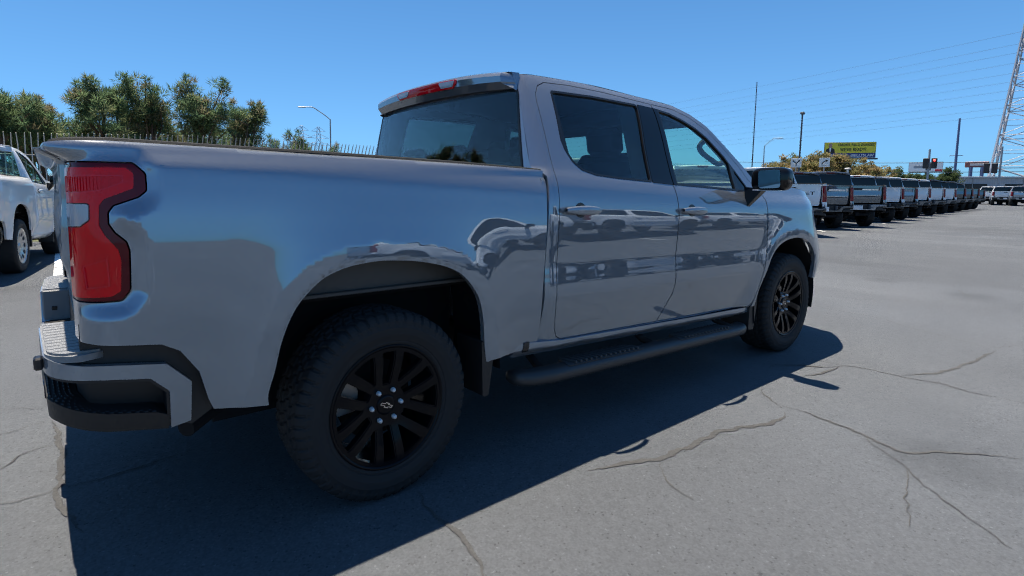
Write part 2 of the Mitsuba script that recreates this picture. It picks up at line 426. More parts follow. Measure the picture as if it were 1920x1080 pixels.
    if lod == 0:
        cal = panel(rounded([(-.20, -.03), (-.20, .11), (-.12, .13), (-.10, .06), (-.11, -.02)], .012), lambda u, v: np.stack([u, 0 * u - .03, v], -1), .05, .10)
        out.append(('brake_calliper', cal, 'steel'))
        out.append(('centre_cap', lathe([(.0005, -.098), (.03, -.0985), (.040, -.097), (.044, -.092), (.045, -.08)][::-1], 40), 'rim'))
        for k in range(6):
            a = math.radians(60 * k + 2)
            nut = MB().join(lathe([(.0005, -.112), (.006, -.1115), (.0095, -.106), (.0105, -.095), (.0105, -.075)][::-1], 14), np.array([[1, 0, 0, .0698 * math.cos(a)], [0, 1, 0, 0], [0, 0, 1, .0698 * math.sin(a)], [0, 0, 0, 1.0]]))
            out.append(('lug_nut', nut, 'nut'))
        bt = [(-.034, -.0062), (-.029, .0062), (-.0105, .0062), (-.008, .0125), (.012, .0125), (.0095, .0062), (.034, .0062), (.029, -.0062), (.0105, -.0062), (.008, -.0125), (-.012, -.0125), (-.0095, -.0062)]
        a = math.radians(-24); c, s = math.cos(a), math.sin(a)
        bt = Polygon([(.92 * (x * c - y * s), .92 * (x * s + y * c)) for x, y in bt])
        out.append(('emblem', panel(bt.difference(bt.buffer(-.0024, join_style=2)), lambda u, v: np.stack([u, 0 * u - .1005, v], -1), .01, .003), 'chrome'))
    else:
        out.append(('centre_cap', lathe([(.0005, -.10), (.04, -.10), (.05, -.08)][::-1], 12), 'rim'))
    return out

# ---------------------------------------------------------------- outlines on the pickup's side, in metres (length, height)
REAR_DOOR = [(1.064, .528), (1.025, .548), (.998, .60), (.974, .75), (.974, .89), (.992, 1.16), (.996, 1.31), (1.008, 1.80), (1.020, 1.845), (1.055, 1.892), (1.117, 1.918), (1.323, 1.927), (1.632, 1.921), (1.964, 1.901), (2.106, 1.893),
             (2.066, 1.36), (2.075, 1.15), (2.05, .92), (2.046, .74), (2.040, .68), (1.985, .58), (1.94, .502)]
FRONT_DOOR = [(1.948, .502), (1.993, .58), (2.048, .675), (2.054, .74), (2.058, .92), (2.083, 1.15), (2.074, 1.36), (2.114, 1.893), (2.344, 1.882), (2.523, 1.839), (2.702, 1.758), (2.871, 1.632), (3.035, 1.500), (3.105, 1.415),
              (3.20, 1.345), (3.262, 1.262), (3.264, .957), (3.250, .86), (3.212, .74), (3.165, .61), (3.115, .515), (3.06, .464)]
WIN_REAR = [(1.140, 1.868), (1.155, 1.879), (1.5, 1.886), (1.944, 1.877), (1.885, 1.62), (1.853, 1.378), (1.526, 1.394), (1.33, 1.409), (1.225, 1.435), (1.165, 1.478), (1.125, 1.545), (1.113, 1.60)]
WIN_FRONT = [(2.150, 1.868), (2.29, 1.852), (2.424, 1.817), (2.56, 1.768), (2.671, 1.710), (2.846, 1.582), (2.971, 1.455), (3.063, 1.352), (3.04, 1.335), (2.91, 1.326), (2.5, 1.346), (2.113, 1.363)]
APPLIQUE = [(1.944, 1.877), (2.150, 1.868), (2.113, 1.363), (1.853, 1.378), (1.885, 1.62)]
APILLAR = [(2.38, 1.914), (2.553, 1.869), (2.722, 1.792), (2.887, 1.668), (3.075, 1.530), (3.167, 1.445), (3.205, 1.405)]
ROOF_EDGE = PchipInterpolator([.86, .95, 1.063, 1.52, 2.0, 2.38, 2.6], [1.935, 1.947, 1.957, 1.964, 1.938, 1.913, 1.86])

def build_truck(lod=0, cab='crew', rim='black', lettered=False):
    """The pickup as a list of (key below the thing, mesh, slot, label)."""
    P = []
    SH = 0.0 if cab == 'crew' else 1.06
    h = .015 if lod == 0 else .075
    def E(name, mb, slot, label=None): P.append((name, mb, slot, label))
    def both(name, mb, slot, label=None, sub=None):
        """A part on each side; sub: list of (sub-name, mesh, slot) on it."""
        for k in (0, 1):
            nm = name if k == 0 else name + '_001'
            if mb is not None: E(nm, mb if k == 0 else mb.flip(), slot, label)
            cnt = {}
            for s, m, sl in sub or []:
                c = cnt.get(s, 0); cnt[s] = c + 1
                E(f'{nm}__{s}' + (f'_{c:03d}' if c else ''), m if k == 0 else m.flip(), sl)
    def cy(x, z):
        x = np.asarray(x, float)
        if SH == 0: return cab_y(x, z)
        return cab_y(np.maximum(x + SH, 1.2), z) - .062 * np.clip((.985 - x) / .085, 0, 1.5) ** 2
    def cF(off=0.0):
        return lambda x, z: np.stack([x, -(cy(x, z) + off), z], -1)
    sh = lambda pts: [(x - SH, z) for x, z in pts]
    # bed side with the lamp cut out
    bed = Polygon([(-1.175, 1.446), (-1.10, 1.460), (-1.03, 1.469), (-.96, 1.4725), (-.8, 1.470), (-.267, 1.462), (.40, 1.446), (.90, 1.430), (.926, 1.425), (.929, 1.40), (.915, 1.3), (.888, .9), (.886, .513), (.55, .513), (.5, .505), (-.489, .535), (-.542, .543), (-.69, .560), (-.706, .60), (-.733, .705), (-.79, .789), (-.844, .82), (-1.04, .845), (-1.168, .852), (-1.168, 1.41)])
    side = bed.difference(ARCH_R).difference(LAMP.buffer(.0028))
    side = max(getattr(side, 'geoms', [side]), key=lambda g: g.area)
    both('bed_side', panel(side, bedF, h, .03), 'paint')
    # black cap along the top of the bed side
    xs = np.r_[np.linspace(-1.172, -.95, 16), np.linspace(-.9, .925, 14 if lod else 40)]
    zt = np.interp(xs, [-1.175, -1.10, -1.03, -.96, -.8, -.267, .40, .926], [1.446, 1.460, 1.469, 1.4725, 1.470, 1.462, 1.446, 1.425])
    pts = bedF(xs, zt - .005); tg_ = np.gradient(pts[:, :2], axis=0); tg_ /= np.linalg.norm(tg_, axis=1, keepdims=True)
    inw = np.stack([-tg_[:, 1], tg_[:, 0], 0 * xs], -1)
    m = MB(); deep = np.where(xs < -.93, .045, .10)[:, None]; up = np.array([0, 0, 1.0])
    sec = np.stack([pts + inw * .012 - up * .004, pts + inw * .010 + up * .006, pts + inw * .015 + up * .014, pts + inw * .024 + up * .017, pts + inw * deep + up * .015, pts + inw * (deep + .006) - up * .03], 1)
    sec = np.array(sec); k = sec.shape[1]
    i, j = np.meshgrid(np.arange(len(xs) - 1), np.arange(k - 1), indexing='ij')
    q = np.stack([i * k + j, (i + 1) * k + j, (i + 1) * k + j + 1, i * k + j + 1], -1).reshape(-1, 4)
    m.mesh(trimesh.Trimesh(sec.reshape(-1, 3), np.vstack([q[:, [0, 1, 2]], q[:, [0, 2, 3]]]), process=False), 35)
    m.add(sec[0], [[0, 1, 2], [0, 2, 3], [0, 3, 4], [0, 4, 5]]); m.add(sec[-1], [[2, 1, 0], [3, 2, 0], [4, 3, 0], [5, 4, 0]])
    both('bed_rail_cap', m, 'rail_cap', 'dark grey cap along the bed rail')
    # bed inside
    m = MB()
    rbox((-.06, -.81, 1.165), (1.95, .05, .57), .01, mb=m); rbox((-.06, .81, 1.165), (1.95, .05, .57), .01, mb=m)
    rbox((.87, 0, 1.14), (.05, 1.62, .60), .01, mb=m); rbox((-.08, 0, .88), (1.9, 1.6, .05), .01, mb=m)
    E('bed_liner', m, 'under')
    # tail lamps
    off = .010
    def lampF(o): return lambda s, z: bedF(s, z) + np.stack([0 * s, 0 * s, 0 * s], -1) + _bed_n(s, z) * o
    def _bed_n(s, z):
        e = 2e-3
        n = np.cross(bedF(s + e, z) - bedF(s - e, z), bedF(s, z + e) - bedF(s, z - e))
        return n / (np.linalg.norm(n, axis=1, keepdims=True) + 1e-12)
    sub = []
    lh = .02 if lod == 0 else .07
    if lod == 0:
        inner = rounded([(-1.158, 1.388), (-.915, 1.388), (-.896, 1.372), (-.898, 1.325), (-.978, 1.292), (-.992, 1.272), (-.995, 1.212), (-.982, 1.182), (-.948, 1.134), (-.942, 1.10), (-.947, 1.004), (-.972, .990), (-1.158, .984)], .010)
        rev = rounded([(-1.158, 1.275), (-1.020, 1.276), (-1.022, 1.228), (-1.051, 1.209), (-1.158, 1.204)], .006)
        low = rounded([(-1.060, 1.095), (-.966, 1.125), (-.962, 1.012), (-1.050, 1.002)], .012)
        sub.append(('red_lens', panel(inner.difference(rev.buffer(.004)), lampF(.0028), .02, .006), 'lamp_red'))
        sub.append(('reverse_lens', panel(rev, lampF(.004), .02, .006), 'lamp_clear'))
        low_in = low.buffer(-.012)
        sub.append(('stop_lens', panel(low.difference(low_in.buffer(.0028)), lampF(.0046), .02, .004), 'lamp_red'))
        sub.append(('light_guide', panel(low_in.difference(low_in.buffer(-.0035)), lampF(.0058), .02, .004), 'lamp_line'))
        up = rounded([(-1.150, 1.376), (-.915, 1.376), (-.913, 1.335), (-.985, 1.305), (-1.04, 1.298), (-1.150, 1.298)], .012)
        up_in = up.buffer(-.011)
        sub.append(('upper_lens', panel(up.difference(up_in), lampF(.0045), .02, .004), 'lamp_red'))
        sub.append(('light_guide', panel(up_in.difference(up_in.buffer(-.0035)), lampF(.0058), .02, .004), 'lamp_line'))
        fins = [sbox(-1.13 + .0095 * k_, 1.312, -1.13 + .0095 * k_ + .0045, 1.362) for k_ in range(20)]
        sub.append(('reflector', panel(unary_union(fins).intersection(up_in.buffer(-.006)), lampF(.0052), .02, .003), 'lamp_red'))
    both('tail_lamp', panel(LAMP.buffer(-.002), lampF(-.001), lh, .03), 'lamp_dark' if lod == 0 else 'lamp_far', None, sub)
    # tailgate
    def tgF(y, z):
        x = -1.066 - .062 * sst(1.405, 1.447, z) - .026 * sst(1.0, 1.10, z) * (1 - .3 * sst(1.16, 1.3, z)) + .02 * sst(.95, .86, z)
        x = x + .05 * np.clip((np.abs(y) - .74) / .06, 0, 1) ** 2
        return np.stack([x, y, z], -1)
    tg = sbox(-.795, .862, .795, 1.452)
    hole = rounded([(-.14, 1.30), (.14, 1.30), (.16, 1.372), (-.16, 1.372)], .012)
    sub = []
    E('tailgate', panel(tg.difference(hole), tgF, h * 1.3, .03, flip=True), 'paint')
    E('tailgate__handle', panel(hole, lambda y, z: tgF(y, z) + np.array([.012, 0, 0]), .05, .01, flip=True), 'trim', 'black tailgate handle')
    E('tailgate__top_cap', rbox((-1.092, 0, 1.457), (.062, 1.60, .016), .006), 'plastic')
    if lettered:
        tm = meshkit.text_mesh('CHEVROLET', .085, .006, True)
        v = np.array(tm.vertices); L = v[:, 0].max(); sc = 1.26 / L
        w = np.stack([-1.094 - v[:, 2] * 1.0, .63 - v[:, 0] * sc, 1.165 + v[:, 1]], -1)
        E('tailgate__lettering', MB().add(w, np.array(tm.faces)[:, ::-1] if False else np.array(tm.faces)), 'letters', 'grey letters stamped across the tailgate')
    # bumper
    RB = .115
    def bpF(o=0.0):
        def F(s, z):
            s = np.asarray(s, float)
            y0 = .958 - .03 * np.clip((.72 - z) / .25, 0, 1) ** 2 + o
            a = np.clip((-1.04 - s) / RB, 0, math.pi / 2)
            ex = np.maximum(0, -1.04 - s - RB * math.pi / 2)
            yy = np.where(a > 0, y0 - (RB + o) * (1 - np.cos(a)) - ex * (y0 - RB - o) / .843, y0)
            x = np.where(a > 0, -1.04 - (RB + o) * np.sin(a), s) - .018 * np.sin(np.clip(ex / .843, 0, 1) * math.pi / 2) + .03 * np.clip((.66 - z) / .2, 0, 1) ** 2 * (a > 0) * np.sin(a)
            return np.stack([x, -yy, z], -1)
        return F
    body = Polygon([(-.826, .741), (-.752, .665), (-.756, .521), (-.824, .509), (-1.0, .545), (-1.15, .60), (-1.30, .62), (-2.064, .62), (-2.064, .655), (-1.66, .655), (-1.635, .805), (-1.25, .808), (-1.16, .797), (-1.04, .772)])
    rec = Polygon([(-.875, .700), (-.820, .645), (-.818, .49), (-1.22, .50), (-1.44, .50), (-1.50, .64), (-1.47, .72), (-1.40, .752), (-1.22, .755), (-1.04, .727)]).buffer(-.012).buffer(.012)
    silver = body.difference(rec)
    m = panel(silver, bpF(), h, .03)
    full = MB(); full.join(m); full.join(m.flip())
    E('rear_bumper', full, 'bumper')
    stepm = MB()
    panel(rec.buffer(.01).intersection(body.buffer(.01)), bpF(-.085), h * 1.5, 0, mb=stepm)
    ZB = lambda s_: np.interp(s_, [-1.5, -1.30, -1.15, -1.0, -.824], [.618, .618, .598, .543, .507])
    sl_ = np.r_[-.824, -.86, -.9, -.95, -1.0, -1.05, -1.1, -1.15, -1.2, -1.25, -1.3, -1.38, -1.46]
    lipz = Polygon(np.vstack([np.c_[sl_, ZB(sl_)], np.c_[sl_, ZB(sl_) + .052 + .01 * (sl_ < -.83)][::-1]]))
    panel(lipz, bpF(-.004), h, .078, mb=stepm)
    ledge = Polygon([(-.815, .515), (-.815, .655), (-.872, .708), (-1.04, .735), (-1.22, .762), (-1.40, .758), (-1.48, .73), (-1.51, .63), (-1.45, .625), (-1.3, .63), (-1.15, .61), (-1.0, .555)])
    panel(ledge.difference(rec.buffer(-.010)), bpF(-.006), h, .085, mb=stepm)
    both('corner_step', stepm, 'plastic')
    tread = MB()
    if lod == 0:
        for r in range(5):
            for c in range(26):
                s = -.86 - .024 * c - .012 * (r % 2); o = -.012 - .013 * r
                p = bpF(o)(np.array([s, s - .014]), ZB(np.array([s, s])) + .064)
                d = p[1] - p[0]; d[2] = 0; L = np.linalg.norm(d); d /= L + 1e-9
                nx = np.array([-d[1], d[0], 0])
                ctr = p.mean(0)
                rbox(ctr, (L, .006, .007), .002, rot=np.stack([d, nx, [0, 0, 1]], 1), mb=tread)
        both('corner_step_tread', tread, 'plastic')
    # top pads with slats, the number-plate dip between them
    def outline(o):
        s = np.linspace(-1.055, -1.66, 40)
        p = bpF(o)(s, np.full(40, .80))
        return p[:, :2]
    edge = outline(-.004)
    region = Polygon(np.vstack([edge, [(edge[-1, 0], -.425), (-1.042, -.425), (-1.040, -.70), (-1.0, -.93)]])).buffer(0)
    base = MB(); panel(region, lambda a, b: np.stack([a, b, 0 * a + .809], -1), .06, .02, mb=base)
    rbox((-1.105, -.414, .735), (.115, .02, .155), .006, mb=base)
    slat = MB()
    if lod == 0:
        y = -.43
        while y > -.92:
            st = region.buffer(-.006).intersection(sbox(-1.3, y - .036, -.9, y))
            if not st.is_empty: panel(st, lambda a, b: np.stack([a, b, 0 * a + .8165], -1), .05, .0074, mb=slat)
            y -= .042
        both('step_pad', base, 'pad', None, [('slats', slat, 'pad')])
    else: both('step_pad', base, 'pad')
    m = MB(); rbox((-1.10, 0, .652), (.12, .82, .02), .005, mb=m); rbox((-1.045, 0, .735), (.02, .82, .18), .005, mb=m)
    E('plate_recess', m, 'plastic')
    if lod:
        E('number_plate', rbox((-1.178, 0, .70), (.01, .31, .15), .002), 'plate', 'white dealer plate')
    if lod == 0:
        for sg in (-1, 1): 
            E('plate_lamp' + ('' if sg < 0 else '_001'), rbox((-1.115, sg * .4035, .722), (.022, .006, .02), .002), 'trim')
        E('bumper_stop', rbox((-1.166, -.852, .780), (.024, .045, .040), .006), 'trim')
    fil = Polygon([(-1.02, .90), (-.83, .87), (-.775, .84), (-.71, .74), (-.684, .60), (-.684, .54), (-.75, .50), (-.80, .52), (-.80, .66), (-.86, .73), (-1.06, .75), (-1.06, .9)])
    both('bumper_filler', panel(fil, lambda s, z: np.stack([s, -.918 + .0 * s, z], -1), .06, .08), 'plastic')
    E('hitch_receiver', MB().join(rbox((-1.06, 0, .46), (.20, .10, .10), .01)).join(rbox((-1.0, 0, .46), (.10, .9, .08), .01)).join(rbox((-1.155, 0, .47), (.03, .12, .12), .006)), 'under')
    # cab sides
    doorline = [(3.270, 1.262), (3.271, .957), (3.256, .858), (3.218, .737), (3.171, .607), (3.121, .512), (3.066, .460)]
    if cab == 'crew':
        top = [(.950, 1.947), (1.063, 1.957), (1.3, 1.963), (1.52, 1.964), (2.0, 1.938)]
        out = [(.899, .52), (.899, .86), (.916, 1.10), (.930, 1.32), (.936, 1.40), (.898, 1.444), (.911, 1.703), (.925, 1.86), (.934, 1.925)] + top + APILLAR + doorline + [(2.4, .475), (1.06, .520)]
    else:
        out = [(.899, .52), (.899, .86), (.916, 1.10), (.930, 1.32), (.936, 1.40), (.898, 1.444), (.911, 1.703), (.925, 1.86), (.94, 1.91)] + sh([(2.05, 1.934)]) + sh(APILLAR + doorline) + [(1.2, .49)]
    frame = Polygon(out).buffer(0)
    fd = rounded(sh(FRONT_DOOR), .012); rd = rounded(REAR_DOOR, .015)
    frame = frame.difference(fd.buffer(.0045))
    if cab == 'crew': frame = frame.difference(rd.buffer(.0045))
    wr, wf = rounded(WIN_REAR, .022), rounded(sh(WIN_FRONT), .012)
    apq = Polygon(sh(APPLIQUE))
    if cab != 'crew': apq = apq.intersection(sbox(2.08 - SH, 0, 9, 9)); 
    dlo = unary_union([wf, apq] + ([wr] if cab == 'crew' else [])).buffer(.001)
    parts = [g for g in getattr(frame.difference(dlo), 'geoms', [frame.difference(dlo)]) if g.area > .0008]
    both('cab_side', panel(MultiPolygon(parts), cF(), h, .025), 'paint')
    def handle(x0, x1, z):
        m = MB(); n = 16
        t = np.linspace(0, 1, n); xx = x0 + (x1 - x0) * t
        z0 = z - .006 * (t - .5)
        yb = np.array([float(cy(np.array([a]), np.array([z]))[0]) for a in xx])
        bow = .048 * np.sin(np.clip(t, .03, .97) * math.pi) ** .35
        hw = .025 * np.clip(np.sin(np.clip(t, .02, .98) * math.pi) ** .3, .3, 1)
        ring = []
        for g in np.arange(12) * 2 * math.pi / 12:
            ring.append(np.stack([xx, -(yb + bow + .013 * np.sign(math.cos(g)) * abs(math.cos(g)) ** .7), z0 + hw * np.sign(math.sin(g)) * abs(math.sin(g)) ** .7], -1))
        v = np.stack(ring, 1); i, j = np.meshgrid(np.arange(n - 1), np.arange(12), indexing='ij')
        q = np.stack([i * 12 + j, (i + 1) * 12 + j, (i + 1) * 12 + (j + 1) % 12, i * 12 + (j + 1) % 12], -1).reshape(-1, 4)
        tm = trimesh.Trimesh(v.reshape(-1, 3), np.vstack([q[:, [0, 1, 2]], q[:, [0, 2, 3]]]), process=False); tm.fix_normals()
        m.mesh(tm, 50)
        return m
    def cup(x, z):
        c = MB(); g = np.linspace(0, 2 * math.pi, 25)[:-1]
        pol = Polygon([(x + .043 * math.cos(a), z + .040 * math.sin(a)) for a in g])
        panel(pol, cF(.002), .015, .004, mb=c)
        return c
    def door(name, poly, win, hx, glass):
        body = poly.difference(dlo)
        body = max(getattr(body, 'geoms', [body]), key=lambda g: g.area)
        sub = [('handle', handle(hx - .135, hx + .135, 1.222 - .019 * (hx + SH * 0 - 1.15)), 'paint'), ('handle_cup', cup(hx, 1.222 - .019 * (hx - 1.15)), 'trim')]
        both(name, panel(body, cF(), h, .022), 'paint', None, sub)
    hz = 1.0
    if cab == 'crew': door('rear_door', rd, wr, 1.152, 'glass_rear')
    door('front_door', fd, wf, 2.226 - SH, 'glass_front')
    # window trim, glass, pillar panels
    gr = Polygon(WIN_REAR).buffer(-.012); gr = gr.intersection(sbox(1.150, 1, 3, 3)).buffer(-.014).buffer(.014)
    gf = Polygon(sh(WIN_FRONT)).buffer(-.014).buffer(-.008).buffer(.008)
    bar = Polygon(sh([(2.888, 1.60), (2.925, 1.60), (2.925, 1.30), (2.862, 1.30)]))
    gf1 = max(getattr(gf.difference(bar), 'geoms', [gf.difference(bar)]), key=lambda g: g.area)
    gfq = gf.intersection(Polygon(sh([(2.925, 1.60), (3.2, 1.6), (3.2, 1.3), (2.925, 1.30)])))
    frame_t = unary_union([wf.buffer(-.001)] + ([wr.buffer(-.001)] if cab == 'crew' else [])).difference(unary_union([gf1, gfq] + ([gr] if cab == 'crew' else [])))
    both('window_trim', panel(frame_t, cF(.002), h, .022), 'trim')
    both('pillar_panel', panel(apq.difference(LineString([(2.072 - SH, 1.30), (2.112 - SH, 1.95)]).buffer(.004)).buffer(-.001), cF(.0035), h, .02), 'gloss_black')
    if cab == 'crew': both('rear_door_window', panel(gr.buffer(.004), cF(-.009), h * 2, 0), 'glass_rear')
    both('front_door_window', panel(gf1.buffer(.004), cF(-.009), h * 2, 0), 'glass_front')
    both('quarter_window', panel(gfq.buffer(.003), cF(-.004), h * 2, .004), 'gloss_black')
    # roof
    rx = np.linspace(.945, 2.40 - SH, 12 if lod else 30)
    def roofF(x, t):
        ze = ROOF_EDGE(x + SH * (x > 1.0)); ye = cy(x, ze)
        return np.stack([x + .0 * t, t * (ye - .002), ze + .002 + .034 * (1 - np.abs(t) ** 2.6)], -1)
    m = grid_surface(rx, np.linspace(-1, 1, 9 if lod else 25), roofF)
    E('roof', m, 'paint')
    # rear header with brake light
    ys = np.linspace(-1, 1, 9 if lod else 33)
    zr = float(ROOF_EDGE(1.0 + SH)) if SH == 0 else 1.935
    dz = zr - 1.951
    prof = np.array([(.892, 1.862), (.864, 1.888), (.856, 1.896), (.853, 1.926), (.862, 1.941), (.893, 1.951), (.95, 1.953)])
    m = MB(); sec = []
    for t in ys:
        ye = .745
        b = .05 * (1 - t * t); cr = .032 * (1 - abs(t) ** 2.6)
        taper = np.clip((abs(t) - .93) / .07, 0, 1) ** 2
        sec.append([(x - b + taper * .05 * (x < .87), t * (ye - .022 * np.interp(z, [1.84, 1.95], [0, 1])), z + dz + cr * np.interp(z, [1.84, 1.94], [.35, 1])) for x, z in prof])
    sec = np.array(sec); k = len(prof)
    i, j = np.meshgrid(np.arange(len(ys) - 1), np.arange(k - 1), indexing='ij')
    q = np.stack([i * k + j, i * k + j + 1, (i + 1) * k + j + 1, (i + 1) * k + j], -1).reshape(-1, 4)
    tm = trimesh.Trimesh(sec.reshape(-1, 3), np.vstack([q[:, [0, 1, 2]], q[:, [0, 2, 3]]]), process=False)
    if tm.face_normals[:, 0].sum() > 0: tm.invert()
    m.mesh(tm, 30)
    for s_ in (0, -1):
        c = np.vstack([sec[s_], [[.95, sec[s_][0][1], 1.84 + dz]]]); f = np.array([[k, a, a + 1] for a in range(k - 1)])
        m.add(c, f if s_ == 0 else f[:, ::-1])
    E('roof_visor', m, 'paint')
    def visF(o):
        def F(y, z):
            t = y / .745
            return np.stack([.855 - .05 * (1 - t * t) - o + .16 * np.clip(1.899 - z, 0, 1), y, z + dz + .03 * (1 - np.abs(t) ** 2.6)], -1)
        return F
    bw = .335 if lod == 0 else .15
    E('brake_light', panel(rounded([(-bw, 1.932), (bw, 1.932), (bw, 1.912), (bw - .03, 1.883), (.03 - bw, 1.883), (-bw, 1.912)], .006), visF(.006), .05 if lod else .03, .03, flip=True), 'lamp_far' if lod else 'lamp_red', 'red high brake light with two clear cargo lamps')
    if lod == 0:
        for k_, sg in enumerate((-1, 1)):
            pl = rounded([(sg * .325, 1.927), (sg * .17, 1.927), (sg * .195, 1.892), (sg * .302, 1.892)], .005)
            E('brake_light__cargo_lamp' + ('' if k_ == 0 else '_001'), panel(pl, visF(.010), .03, .01, flip=True), 'lamp_clear')
    # back of the cab
    XR = PchipInterpolator([.5, 1.38, 1.444, 1.703, 1.86, 1.95], [.902, .90, .899, .912, .926, .936])
    zz = np.linspace(.55, 1.90, 40); YR = PchipInterpolator(zz, cy(XR(zz), zz) - .001)
    def backF(y, z): return np.stack([XR(z) - .0005 - .055 * (1 - (y / YR(z)) ** 2), y, z], -1)
    ye = YR(zz)
    backp = Polygon(np.vstack([np.stack([-ye, zz], 1), np.stack([ye, zz], 1)[::-1]])).buffer(0)
    gl = rounded([(-.842, 1.38), (.842, 1.38), (.745, 1.864), (-.745, 1.864)], .02)
    E('cab_back', panel(backp.difference(gl), backF, h * 1.5, .03, flip=True), 'paint')
    E('rear_window', panel(gl.buffer(.003), lambda y, z: backF(y, z) + np.array([-.003, 0, 0]), h * 2, .0, flip=True), 'glass_back')
    if lod == 0:
        E('rear_window_surround', panel(gl.buffer(.002).difference(gl.buffer(-.010)), lambda y, z: backF(y, z) + np.array([-.005, 0, 0]), .05, .006, flip=True), 'trim')
        E('window_sticker', panel(sbox(-.72, 1.545, -.69, 1.655), lambda y, z: backF(y, z) + np.array([.004, 0, 0]), .03, 0, flip=True), 'sticker', 'pale sticker inside the rear window')
    # rocker and running board
    rk = Polygon(sh([(.72 + SH, .548), (.76 + SH, .552), (1.06, .522), (2.4, .472), (3.10, .450), (3.10, .36), (2.4, .38), (.80 + SH, .44), (.72 + SH, .50)]) if SH == 0 else [(.72, .548), (1.2, .516), (2.04, .47), (2.04, .36), (.8, .44)])
    def rockF(x, z):
        u = z - np.interp(x + SH, [.7, 3.1], [.545, .45])
        return np.stack([x, -(.975 - .9 * np.abs(u + .018) ** 1.6 - .10 * sst(-.03, -.10, u)), z], -1)
    both('rocker_panel', panel(rk, rockF, h, .03), 'paint')
    if lod == 0:
        both('rocker_end_clip', panel(rounded([(.785, .552), (.825, .552), (.815, .50), (.775, .50)], .004), lambda x, z: rockF(x, z) + np.array([0, -.003, 0]), .02, .006), 'trim')
        m = MB()
        xx = np.r_[.735, .742, .755, .78, .83, np.linspace(.95, 2.95, 24), 3.02, 3.05, 3.066, 3.072]
        fl = np.r_[.02, .6, .85, .97, 1, np.ones(24), .98, .85, .6, .02]
        ctr = np.stack([xx, -.985 + .06 * np.clip((.95 - xx) / .2, 0, 1) ** 2 + .06 * np.clip((xx - 2.9) / .17, 0, 1) ** 2, np.interp(xx, [.74, 3.06], [.362, .300])], -1)
        ring = []
        for g in np.arange(20) * 2 * math.pi / 20:
            cg, sg = math.cos(g), math.sin(g)
            ring.append(ctr + fl[:, None] * np.array([0, -.062 * np.sign(cg) * abs(cg) ** .8, .042 * np.sign(sg) * abs(sg) ** .8]))
        v = np.stack(ring, 1); n = len(xx); i, j = np.meshgrid(np.arange(n - 1), np.arange(20), indexing='ij')
        q = np.stack([i * 20 + j, (i + 1) * 20 + j, (i + 1) * 20 + (j + 1) % 20, i * 20 + (j + 1) % 20], -1).reshape(-1, 4)
        tm = trimesh.Trimesh(v.reshape(-1, 3), np.vstack([q[:, [0, 1, 2]], q[:, [0, 2, 3]]]), process=False); tm.fix_normals(); m.mesh(tm, 50)
        sub = []
        for x0, x1 in ((1.06, 1.74), (2.12, 2.80)):
            pm = MB(); zc = lambda x: np.interp(x, [.74, 3.06], [.362, .300]) + .041
            pad = rounded([(x0, -1.03), (x1, -1.03), (x1 - .05, -.91), (x0 + .05, -.91)], .015)
            panel(pad, lambda x, y: np.stack([x, y, zc(x) + .004 - 6 * np.maximum(0, -1.0 - y) ** 2], -1), .03, .02, mb=pm)
            for x in np.arange(x0 + .06, x1 - .05, .042):
                rbox((x, -.972, float(zc(x)) + .006), (.018, .11, .018), .004, mb=pm, rot=rotz(.25))
            sub.append(('tread_pad', pm, 'tread_pad'))
        for x in (1.0, 1.95, 2.85):
            bm = MB(); tube([(x, -.99, .33), (x, -.86, .36), (x, -.72, .45)], .022, 8, mb=bm)
            sub.append(('bracket', bm, 'plastic'))
        both('running_board', m, 'board', None, sub)
    # wings, bonnet, windscreen, nose
    edge_l = [(3.276, 1.262), (3.277, .957), (3.262, .856), (3.224, .735), (3.177, .604), (3.13, .52), (3.10, .46)]
    fend = Polygon(sh([(3.205, 1.405)] + edge_l + [(3.2, .46), (3.3, .44), (4.05, .44), (4.12, .59), (4.30, .575), (4.56, .60), (4.68, .62), (4.69, 1.16), (4.62, 1.235), (4.45, 1.272), (4.2, 1.318), (4.0, 1.345), (3.728, 1.372), (3.5, 1.388), (3.3, 1.40)])).buffer(0)
    import shapely.affinity as aff
    fend = fend.difference(aff.translate(ARCH_F, -SH, 0))
    fend = max(getattr(fend, 'geoms', [fend]), key=lambda g: g.area)
    both('wing', panel(fend, cF(), h, .03), 'paint')
    HZ = PchipInterpolator([3.1, 3.3, 3.5, 3.728, 4.0, 4.2, 4.45, 4.62, 4.8], [1.41, 1.403, 1.391, 1.375, 1.348, 1.321, 1.275, 1.238, 1.19])
    def hoodF(x, t):
        z = HZ(x + SH); y = cy(x, z - .004) - .004
        return np.stack([x + .16 * (1 - t * t) * sst(4.2, 4.66, x + SH), t * y, z + .055 * (1 - np.abs(t) ** 3)], -1)
    E('bonnet', grid_surface(np.linspace(3.27, 4.66, 8 if lod else 20) - SH, np.linspace(-1, 1, 9 if lod else 21), hoodF), 'paint')
    ap = _smooth_line(sh(APILLAR), 3)
    tt = np.linspace(0, 1, len(ap)); fx, fz = PchipInterpolator(tt, ap[:, 0]), PchipInterpolator(tt, ap[:, 1])
    def wsF(t, v):
        x, z = fx(t), fz(t); y = cy(x, z)
        return np.stack([x + (.04 + .18 * t) * (1 - v * v), v * y, z - .004 + (.03 - .02 * t) * (1 - v * v)], -1)
    E('windscreen', grid_surface(np.linspace(.02, 1, 6 if lod else 14), np.linspace(-.985, .985, 7 if lod else 17), wsF), 'glass_front')
    E('cowl', MB().join(rbox((3.34 - SH, 0, 1.385), (.30, 1.66, .03), .01)), 'trim')
    def noseF(y, z): return np.stack([4.67 - SH + .13 * (1 - (y / .72) ** 2) - .10 * sst(1.05, 1.24, z), y, z], -1)
